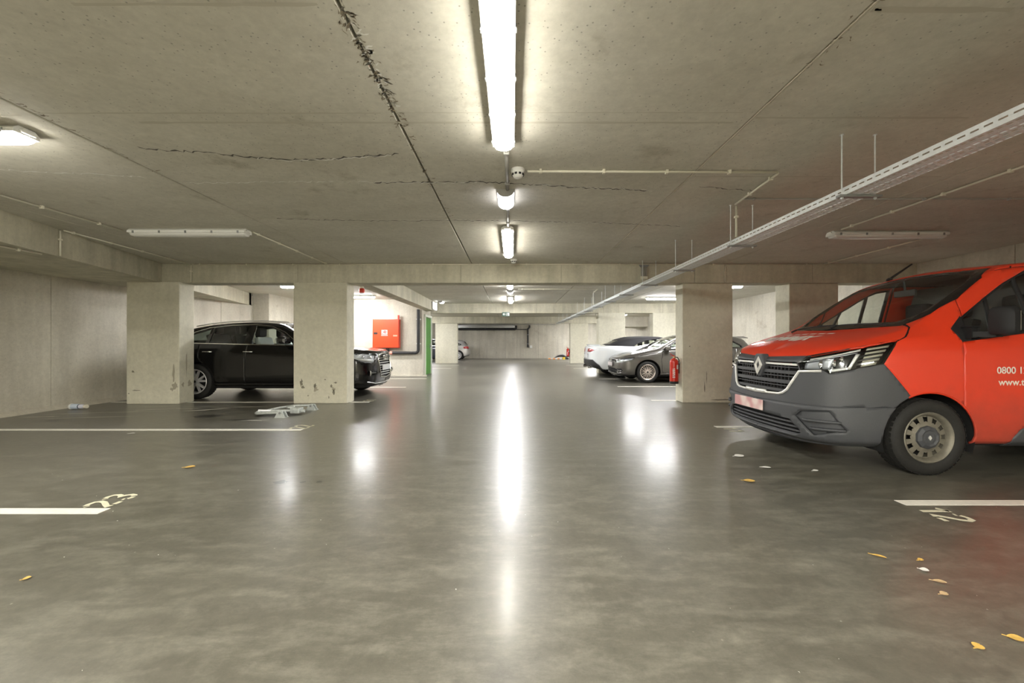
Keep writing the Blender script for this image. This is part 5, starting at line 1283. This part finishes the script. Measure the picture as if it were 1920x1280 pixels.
for sgn in (False, True):
    sp('front_door', 'front_door', M_blk, both=False, mirror=sgn); sp('rear_door', 'rear_door', M_blk, both=False, mirror=sgn)
    sp('headlamp', 'headlamp_lens', M_lens, both=False, mirror=sgn, thick=0); sp('headlamp', 'headlamp_housing', mat('lamp_bowl', (.66, .67, .69), .3, metal=.1) if 'lamp_bowl' not in bpy.data.materials else bpy.data.materials['lamp_bowl'], both=False, mirror=sgn, thick=0, push=-.05)
    sp('window_surround', 'window_surround', M_gloss, both=False, mirror=sgn); sp('front_window', 'front_window', M_glass, both=False, mirror=sgn, thick=0, push=-.005)
    for w in ('rear_window', 'quarter_window'): sp(w, w, M_tint, both=False, mirror=sgn, thick=0, push=-.005)
    sp('rear_lamp', 'rear_lamp', M_redlens, both=False, mirror=sgn)
sp('body', 'body', M_blk); sp('grille', 'grille_backing', M_well, push=-.03); sp('windscreen', 'windscreen', M_glass, thick=0); sp('rear_screen', 'rear_screen', M_tint, thick=0); sp('seam', 'panel_gap', M_well, push=-.006); sp('underside', 'underbody', M_well, thick=.03)
for fl in (1, -1):
    strip(sb, [(1.52, 1.115), (4.02, 1.165)], 'side', .003, .011, M_chrome, 'belt_trim', SUV, (fl,), 6, 16)
    strip(sb, GL[2:] + [GL[0]], 'side', .003, .007, M_chrome, 'window_trim', SUV, (fl,), 6, 4)
    strip(sb, [(2.05, 1.60), (2.6, 1.625), (3.3, 1.595), (3.9, 1.50)], 'side', .03, .014, M_silv, 'roof_rail', SUV, (fl,), 6, 5)
    for x in (2.46, 3.30):
        p = proj(sb, 'side', (x, .98), .025, fl); MB().tube([p + Vector((-.0, 0, 0)), p + Vector((.20, 0, .0))], .013, 8).build('door_handle', M_chrome, SUV)
    p = proj(sb, 'side', (1.80, 1.16), .0, fl)
    mb = MB(); mb.cbox(-.09, .09, -.13, .13, -.075, .085, .055); o = mb.build('mirror', M_gloss, SUV); o.location = (1.78, p.y + fl * .14, 1.22)
    patch(sb, [(.43, .775), (.66, .765), (.92, .86), (.44, .80)], 'diag', -.02, M_silv, 'light_guide', SUV, (fl,), 6, 1); patch(sb, [(.33, .85), (.40, .80), (.42, .81), (.36, .88)], 'diag', -.015, M_silv, 'light_guide', SUV, (fl,), 3, 1)
    for a in (.54, .72):
        p = proj(sb, 'diag', (a, .865), -.03, fl); o = MB().lathe([(.042, 0), (.036, -.015), (.02, -.03), (0, -.034)], 0, n=16).build('projector', M_chrome, SUV); o.location = p; o.rotation_euler.z = fl * .6
    p = proj(sb, 'diag', (.60, .52), .006, fl); o = MB().lathe([(.062 + .010 * math.cos(a), .01 * math.sin(a)) for a in [2 * PI * k / 8 for k in range(9)]], 0, n=20).build('fog_lamp_ring', M_chrome, SUV); o.location = p; o.rotation_euler.z = fl * .75
    o = MB().lathe([(.055, .012), (.03, 0), (0, -.004)], 0, n=16).build('fog_lamp', M_lens if False else M_gloss, SUV); o.location = p; o.rotation_euler.z = fl * .75
    strip(sb, [(.42, .525), (.54, .525)], 'diag', .004, .006, M_chrome, 'fog_blade', SUV, (fl,))
    strip(sb, [(0, .93), (.36, .90), (.40, .80), (.33, .43), (0, .40)], 'front', .004, .011, M_chrome, 'grille_frame', SUV, (fl,))
    strip(sb, [(0, .28), (.5, .29), (.74, .34)], 'front', .004, .007, M_silv, 'lip_trim', SUV, (fl,))
for k in range(9):
    z = .46 + .052 * k; P = []
    for j in range(-8, 9): p = proj(sb, 'front', (abs(.36 * j / 8), z), -.008); P.append((p.x, .36 * j / 8, z))
    blade(MB(), P, .012, .02).build('grille_slat', M_chrome if k > 5 else M_silv, SUV)
xg = proj(sb, 'front', (0, .84), .012).x
for k in range(4): MB().lathe([(.045 + .007 * math.cos(a), .007 * math.sin(a)) for a in [2 * PI * q / 8 for q in range(9)]], 0, (xg - .01, -.105 + .07 * k, .845), 20).build('badge_ring', M_chrome, SUV)
MB().cbox(-.015, .0, -.26, .26, .56, .67, .004).build('number_plate', mat('blurred_plate', (.52, .53, .52), .5), SUV)
M_alloy = mat('alloy_wheel', (.66, .65, .64), .35, metal=.3); M_cseat = mat('pale_seat', (.42, .45, .44), .8)
common_parts(sb, SUV, M_blk, (.88, 3.69), .365, .36, .365, .425, 'spoke5', M_alloy, .95, .25, .235)
for y in (-.38, .38): seat(SUV, 2.15, y, .68, M_cseat, .5, False, .60); MB().cbox(2.58, 2.70, y - .13, y + .13, 1.30, 1.50, .05).build('head_rest', M_seat, SUV); MB().tube([(2.63, y, 1.25), (2.63, y, 1.32)], .012, 6).build('head_rest_post', M_chrome, SUV); seat(SUV, 3.15, y, .68, M_seat, .6)
MB().prism([(1.25, .8), (1.25, 1.08), (1.45, 1.11), (1.85, 1.08), (1.9, .8)], 1, -.78, .78).build('dashboard', M_dash, SUV, bevel=.02)
o = MB().lathe([(.18 + .014 * math.cos(a), .014 * math.sin(a)) for a in [2 * PI * k / 8 for k in range(9)]], 2, n=24).build('steering_wheel', M_dash, SUV); o.location = (1.95, -.38, 1.06); o.rotation_euler = (0, -1.1, 0)

# --- hatchback, one body for three cars
def hatch_body():
    plan = [(0, 0), (.015, .35), (.06, .60), (.17, .77), (.38, .865), (.85, .895), (1.25, .897), (1.70, .90), (2.10, .90), (2.70, .90), (3.30, .895), (3.60, .885), (3.95, .85), (4.15, .74), (4.24, .5), (4.27, .28), (4.28, 0)]
    Zf = lambda x: [lerp(x, [0, .5, 3.9, 4.28], [.19, .18, .19, .26]), lerp(x, [0, .5, 3.9, 4.28], [.25, .25, .25, .33]), .42, .56, lerp(x, [0, .85, 4.2], [.62, .73, .82]), lerp(x, [0, .4, .9, 1.3, 3.8, 4.28], [.69, .765, .845, .90, .97, .95])]
    ins = lambda i, p: (.10, .03, .0, .0, .012, .05) if p[0] > .3 else (.09, .035, .0, .01, .025, .06)
    rails = [(.10, 0, .725), (.12, .32, .73), (.17, .53, .75), (.29, .64, .79), (.50, .72, .845), (.90, .76, .93), (1.25, .745, 1.02), (1.70, .67, 1.26), (2.10, .60, 1.40), (2.70, .59, 1.425), (3.30, .585, 1.385), (3.60, .58, 1.345), (3.86, .54, 1.27), (4.00, .50, 1.12), (4.08, .40, 1.03), (4.12, .22, 1.0), (4.13, 0, 1.0)]
    tops = [(.17, .745), (.25, .775), (.36, .815), (.50, .86), (.66, .90), (.98, .965), (1.25, 1.075), (1.70, 1.30), (2.10, 1.435), (2.70, 1.455), (3.30, 1.425), (3.60, 1.395), (3.86, 1.345), (4.00, 1.18), (4.08, 1.07), (4.12, 1.03), (4.13, 1.02)]
    b = Body(stations(plan, Zf, ins, rails, tops), .05, 4); body_surface(b)
    sd = lambda c: c.y > .4
    b.cut([(-.01, .66), (.36, .67), (.36, .615), (-.01, .60)], 'front', 'grille', ok=lambda c: c.x < .4)
    b.cut([(-.01, .41), (.48, .41), (.55, .33), (.50, .27), (-.01, .26)], 'front', 'lower_grille', only=['body'], ok=lambda c: c.x < .4)
    b.cut([(.37, .385), (.62, .41), (.66, .35), (.60, .28), (.46, .27)], 'diag', 'fog_recess', only=['body'], ok=lambda c: c.x < .4) 
    b.cut([(.29, .615), (.31, .665), (.55, .70), (.98, .785), (.90, .675), (.62, .595), (.34, .585)], 'diag', 'headlamp', only=['body'], ok=lambda c: c.x < .9)
    for cx in (.88, 3.52): b.cut(circ(cx, .315, .372, 28), 'side', 'arch', ok=sd)
    GL = [(1.28, .945), (3.70, 1.03), (3.72, 1.10), (3.45, 1.26), (3.0, 1.345), (2.5, 1.372), (2.10, 1.35), (1.72, 1.215)]
    b.cut(GL, 'side', 'window_surround', only=['body'], ok=sd)
    for nm, q in (('front_window', [(1.45, .972), (2.40, 1.0), (2.40, 1.345), (2.12, 1.325), (1.76, 1.195)]), ('rear_window', [(2.52, 1.005), (3.25, 1.03), (3.25, 1.27), (2.95, 1.325), (2.52, 1.345)]), ('quarter_window', [(3.33, 1.035), (3.64, 1.05), (3.64, 1.10), (3.42, 1.23), (3.33, 1.255)])):
        b.cut(q, 'side', nm, only=['window_surround'], ok=sd)
    b.cut([(-.01, 1.00), (.66, 1.01), (.60, 1.25), (.54, 1.385), (-.01, 1.41)], 'front', 'windscreen', only=['body'], ok=lambda c: .9 < c.x < 2.2)
    b.cut([(-.48, 1.04), (.01, 1.03), (.01, 1.29), (-.42, 1.27)], 'rear', 'rear_screen', only=['body'], ok=lambda c: c.x > 3.6); b.cut([(-.01, 1.03), (.48, 1.04), (.42, 1.27), (-.01, 1.29)], 'rear', 'rear_screen', only=['body'], ok=lambda c: c.x > 3.6)
    b.cut([(-.78, .78), (-.46, .80), (-.40, .93), (-.62, .95), (-.86, .90)], 'rdiag', 'rear_lamp', only=['body'], ok=lambda c: c.x > 3.5) if False else None
    b.cut([(3.92, .80), (4.3, .76), (4.3, .93), (4.05, .95), (3.86, .90)], 'side', 'rear_lamp', only=['body'], ok=sd)
    for pts in ([(1.30, .28), (1.28, .7), (1.34, .94)], [(2.46, .28), (2.48, .8), (2.46, 1.37)], [(3.28, .55), (3.45, .75), (3.48, 1.02)], [(1.30, .29), (3.1, .29)], [(1.2, .89), (.75, .82), (.65, .79)]): b.seam(pts, 'side', .010, ok=sd)
    b.underside(.24); b.flood((1.9, .9, .6), 'front_door'); b.flood((2.8, .9, .6), 'rear_door')
    return b, GL
hb, HGL = hatch_body()
def hatch(loc, m, m_rim, label, detail=True):
    car = empty('hatchback', loc, 0, label, 'car')
    hp_ = lambda lab, nm, mm, **k: hb.part(lab, nm, mm, car, **k)
    for sgn in (False, True):
        hp_('front_door', 'front_door', m, both=False, mirror=sgn); hp_('rear_door', 'rear_door', m, both=False, mirror=sgn)
        hp_('headlamp', 'headlamp_lens', M_lens, both=False, mirror=sgn, thick=0); hp_('headlamp', 'headlamp_housing', bpy.data.materials['lamp_grey'], both=False, mirror=sgn, thick=0, push=-.045)
        hp_('window_surround', 'window_surround', M_gloss, both=False, mirror=sgn)
        for w in ('front_window', 'rear_window', 'quarter_window'): hp_(w, w, M_glass, both=False, mirror=sgn, thick=0, push=-.005)
        hp_('rear_lamp', 'rear_lamp', M_redlens, both=False, mirror=sgn, push=.003); hp_('fog_recess', 'fog_recess', M_satin, both=False, mirror=sgn, push=-.02)
    hp_('body', 'body', m); hp_('grille', 'grille_backing', M_gloss, push=-.012); hp_('lower_grille', 'lower_grille_backing', M_well, push=-.03)
    hp_('windscreen', 'windscreen', M_glass, thick=0); hp_('rear_screen', 'rear_screen', M_tint, thick=0); hp_('seam', 'panel_gap', M_well, push=-.006); hp_('underside', 'underbody', M_well, thick=.03)
    common_parts(hb, car, m, (.88, 3.52), .315, .31, .316, .372, 'multi', m_rim, .90, .218, .21)
    for y in (-.36, .36): seat(car, 1.95, y, .55, None, .48, True, .52); seat(car, 2.9, y, .55, None, .55, True, .50)
    MB().prism([(1.10, .6), (1.10, .93), (1.3, .97), (1.65, .93), (1.7, .6)], 1, -.72, .72).build('dashboard', M_dash, car, bevel=.02)
    MB().prism([(3.84, 1.352), (4.02, 1.31), (4.02, 1.33), (3.85, 1.375)], 1, -.52, .52).build('roof_spoiler', m, car, bevel=.006)
    for fl in (1, -1):
        p = proj(hb, 'side', (1.5, .98), 0, fl); o = MB().cbox(-.07, .07, -.10, .10, -.06, .07, .045).build('mirror', m, car); o.location = (1.46, p.y + fl * .08, 1.0)
        if detail:
            for x in (2.26, 3.10): p = proj(hb, 'side', (x, .80), .02, fl); MB().tube([p, p + Vector((.17, 0, .004))], .012, 8).build('door_handle', m, car)
            for a in (.50, .68):
                p = proj(hb, 'diag', (a, .645), -.025, fl); o = MB().lathe([(.040, 0), (.034, -.013), (.018, -.026), (0, -.03)], 0, n=16).build('projector', M_chrome, car); o.location = p; o.rotation_euler.z = fl * .6
            patch(hb, [(.36, .597), (.62, .606), (.86, .672), (.36, .612)], 'diag', -.012, M_silv, 'light_guide', car, (fl,), 8, 1)
            strip(hb, [(.38, .335), (.62, .345)], 'diag', -.004, .006, M_chrome, 'fog_blade', car, (fl,)); strip(hb, [(.42, .295), (.61, .305)], 'diag', -.004, .006, M_chrome, 'fog_blade', car, (fl,))
            strip(hb, [(0, .612), (.36, .625)], 'front', .004, .006, M_chrome, 'grille_trim', car, (fl,)); strip(hb, [(0, .245), (.5, .25), (.72, .29)], 'front', .006, .012, m, 'lip', car, (fl,))
    if detail:
        for z in (.30, .34, .375): 
            P = [(proj(hb, 'front', (abs(.5 * j / 8), z), -.012).x, .5 * j / 8, z) for j in range(-8, 9)]; blade(MB(), P, .010, .02).build('lower_slat', M_satin, car)
        for z in (.630, .650):
            P = [(proj(hb, 'front', (abs(.35 * j / 8), z), -.002).x, .35 * j / 8, z) for j in range(-8, 9)]; blade(MB(), P, .006, .01).build('grille_slat', M_satin, car)
        x = proj(hb, 'front', (0, .645), .008).x - .008
        MB().lathe([(.052 + .006 * math.cos(a), .006 * math.sin(a)) for a in [2 * PI * q / 8 for q in range(9)]], 0, (x, 0, .65), 24).tube([(x, .034, .687), (x, .013, .65), (x, 0, .68), (x, -.013, .65), (x, -.034, .687)], .005, 6).tube([(x, .045, .66), (x, .022, .61), (x, 0, .645), (x, -.022, .61), (x, -.045, .66)], .005, 6).build('round_badge', M_chrome, car)
        MB().cbox(-.018, -.002, -.26, .26, .47, .58, .004).build('number_plate', mat('pale_plate', (.55, .50, .49), .5), car)
    return car
M_grey = mat('grey_metallic_paint', (.115, .108, .098), .28, metal=.55, coat=.9); M_sil = mat('silver_paint', (.50, .49, .47), .3, metal=.6, coat=.8); M_navy = mat('navy_paint', (.02, .025, .045), .2, coat=.9)
M_rimc = mat('bronzed_alloy', (.62, .55, .49), .35, metal=.6)
hatch((3.08, 12.53, 0), M_grey, M_rimc, 'grey metallic hatchback behind the right column, beside the red fire extinguisher')
hatch((-7.35, 28.95, 0), M_sil, M_alloy, 'distant silver hatchback whose tail shows past the far left column', False)
hatch((-7.85, 26.0, 0), M_navy, M_alloy, 'dark blue car glimpsed between the green door and the far left column', False)

# --- white convertible with a black soft top, tail towards the aisle
M_wht = mat('white_paint', (.74, .77, .78), .22, coat=.8); M_soft = mat('soft_top_cloth', (.007, .0065, .0075), .85, noise=.15, nscale=80)
CV = empty('convertible', (7.43, 14.40, 0), PI, 'white convertible with a closed black soft top, tail towards the aisle', 'car')
plan = [(0, 0), (.02, .38), (.09, .66), (.24, .83), (.50, .915), (.97, .945), (1.40, .945), (1.85, .94), (2.25, .94), (2.80, .94), (3.35, .945), (3.78, .95), (4.25, .93), (4.56, .85), (4.72, .65), (4.77, .35), (4.78, 0)]
Zf = lambda x: [lerp(x, [0, .5, 4.2, 4.78], [.20, .19, .22, .34]), lerp(x, [0, .5, 4.2, 4.78], [.27, .26, .28, .40]), .46, .62, lerp(x, [0, .9, 3.6, 4.78], [.70, .82, .92, .90]), lerp(x, [0, .4, .97, 1.5, 3.0, 4.0, 4.78], [.80, .88, .95, .97, .99, 1.04, 1.05])]
ins = lambda i, p: (.10, .03, .0, .0, .010, .06) if p[0] > .4 else (.09, .03, .0, .01, .03, .06)
rails = [(.12, 0, .83), (.15, .34, .84), (.22, .58, .86), (.36, .70, .90), (.60, .76, .95), (1.0, .78, 1.0), (1.40, .77, 1.05), (1.85, .66, 1.25), (2.25, .585, 1.35), (2.80, .58, 1.355), (3.30, .585, 1.325), (3.72, .62, 1.215), (4.15, .70, 1.085), (4.42, .66, 1.078), (4.58, .50, 1.075), (4.66, .26, 1.075), (4.68, 0, 1.075)]
tops = [(.20, .86), (.30, .88), (.42, .91), (.56, .945), (.75, .985), (1.08, 1.02), (1.40, 1.09), (1.85, 1.29), (2.25, 1.395), (2.80, 1.41), (3.30, 1.395), (3.72, 1.31), (4.16, 1.105), (4.34, 1.09), (4.50, 1.085), (4.60, 1.085), (4.62, 1.085)]
cb = Body(stations(plan, Zf, ins, rails, tops), .05, 4); body_surface(cb)
sd = lambda c: c.y > .4
for cx in (.97, 3.78): cb.cut(circ(cx, .345, .40, 30), 'side', 'arch', ok=sd)
cb.cut([(1.60, 1.005), (4.22, 1.085), (4.10, 1.16), (3.72, 1.32), (3.30, 1.40), (2.80, 1.42), (2.25, 1.42), (2.05, 1.33), (1.95, 1.27)], 'side', 'soft_top', only=['body'], ok=sd)
for f in cb.bm.faces:
    c = f.calc_center_median()
    if f[cb.lab] == 0 and 2.05 < c.x < 4.2 and c.z > 1.112: f[cb.lab] = cb.lid('soft_top')
CG = [(1.72, 1.03), (3.30, 1.055), (3.18, 1.14), (2.85, 1.25), (2.45, 1.305), (2.10, 1.275), (1.92, 1.185)]
cb.cut(CG, 'side', 'side_window', only=['soft_top', 'body'], ok=sd)
cb.cut([(-.01, 1.06), (.66, 1.07), (.60, 1.25), (.54, 1.34), (-.01, 1.365)], 'front', 'windscreen', only=['body'], ok=lambda c: 1.2 < c.x < 2.3)
cb.cut([(-.45, 1.135), (.01, 1.135), (.01, 1.275), (-.40, 1.27)], 'rear', 'rear_screen', only=['soft_top'], ok=lambda c: c.x > 3.5); cb.cut([(-.01, 1.135), (.45, 1.135), (.40, 1.27), (-.01, 1.275)], 'rear', 'rear_screen', only=['soft_top'], ok=lambda c: c.x > 3.5)
cb.cut([(-4.02, .83), (-3.80, .91), (-3.99, 1.0), (-3.45, .99), (-3.35, .84)][:0] or [(-2.95, .86), (-2.72, .92), (-2.95, .985), (-3.2, .985), (-3.12, .92), (-3.22, .86)][:4] + [(-3.2, .86)], 'rdiag', 'rear_lamp', only=['body'], ok=lambda c: c.x > 4.2)
cb.cut([(-3.9, .0), (-2.35, .0), (-2.55, .42), (-2.78, .60), (-3.9, .62)], 'rdiag', 'rear_diffuser', only=['body'], ok=lambda c: c.x > 4.0)
cb.cut([(.26, .72), (.30, .80), (.62, .82), (.92, .86), (.80, .74)], 'diag', 'headlamp', only=['body'], ok=lambda c: c.x < .8)
cb.cut([(-.01, .72), (.45, .72), (.55, .55), (.45, .30), (-.01, .30)], 'front', 'grille', only=['body'], ok=lambda c: c.x < .4)
for pts in ([(1.52, .28), (1.50, .7), (1.62, 1.0)], [(2.98, .28), (3.06, .7), (3.0, 1.04)], [(1.52, .29), (3.0, .29)]): cb.seam(pts, 'side', .010, ok=sd)
cb.underside(.27); cb.flood((2.2, .94, .65), 'door')
cp = lambda lab, nm, mm, **k: cb.part(lab, nm, mm, CV, **k)
for sgn in (False, True):
    cp('door', 'door', M_wht, both=False, mirror=sgn); cp('side_window', 'side_window', M_glass, both=False, mirror=sgn, thick=0, push=-.004); cp('rear_lamp', 'rear_lamp', M_redlens, both=False, mirror=sgn, push=.006)
    cp('headlamp', 'headlamp', M_lens, both=False, mirror=sgn, thick=0); cp('headlamp', 'headlamp_housing', bpy.data.materials['lamp_grey'], both=False, mirror=sgn, thick=0, push=-.04)
cp('body', 'body', M_wht); cp('soft_top', 'soft_top', M_soft, push=.004); cp('windscreen', 'windscreen', M_glass, thick=0); cp('rear_screen', 'rear_screen', glass('hazy_screen', (.55, .55, .52), 1), thick=0); cp('rear_diffuser', 'rear_diffuser', M_satin, push=.012, thick=.03); cp('grille', 'grille', M_well, push=-.03); cp('seam', 'panel_gap', M_well, push=-.006); cp('underside', 'underbody', M_well, thick=.03)
common_parts(cb, CV, M_wht, (.97, 3.78), .345, .34, .345, .40, 'ten', mat('dark_alloy', (.12, .12, .12), .35, metal=.6), .945, .25, .24)
mb = MB(); vs = []                                       # tail spoiler
for j in range(-10, 11):
    y = .80 * j / 10; x = 4.70 - .22 * (abs(j) / 10) ** 2.5; vs += [(x - .10, y, 1.075), (x + .02, y, 1.125), (x + .035, y, 1.112), (x - .02, y, 1.06)]
mb.add(vs, [(4 * i + a, 4 * i + 4 + a, 4 * i + 4 + (a + 1) % 4, 4 * i + (a + 1) % 4) for i in range(20) for a in range(4)] + [(0, 1, 2, 3), (80, 81, 82, 83)], 0, False); mb.build('tail_spoiler', M_wht, CV)
for y in (-.45, .45):
    MB().lathe([(.05, 0), (.055, .05), (.055, .12), (.045, .12), (.045, .02)], 0, (4.66, y, .34), 16).build('exhaust_tip', M_chrome, CV)
MB().cbox(4.765, 4.79, -.26, .26, .66, .77, .004).build('number_plate', bpy.data.materials['blurred_plate'], CV); MB().box(4.74, 4.77, -.36, .36, .63, .80).build('plate_recess', M_satin, CV)
MB().tube([(4.02, .55, 1.10), (4.06, .55, 1.36)], [.004, .002], 6).build('aerial', M_satin, CV)
for y in (-.38, .38): seat(CV, 2.25, y, .48, None, .5, True, .55)
MB().prism([(1.35, .6), (1.35, .99), (1.55, 1.02), (1.85, .98), (1.9, .6)], 1, -.75, .75).build('dashboard', M_dash, CV, bevel=.02)
for fl in (1, -1): o = MB().cbox(-.08, .08, -.11, .11, -.06, .07, .045).build('mirror', M_wht, CV); o.location = (1.85, fl * 1.0, 1.06)
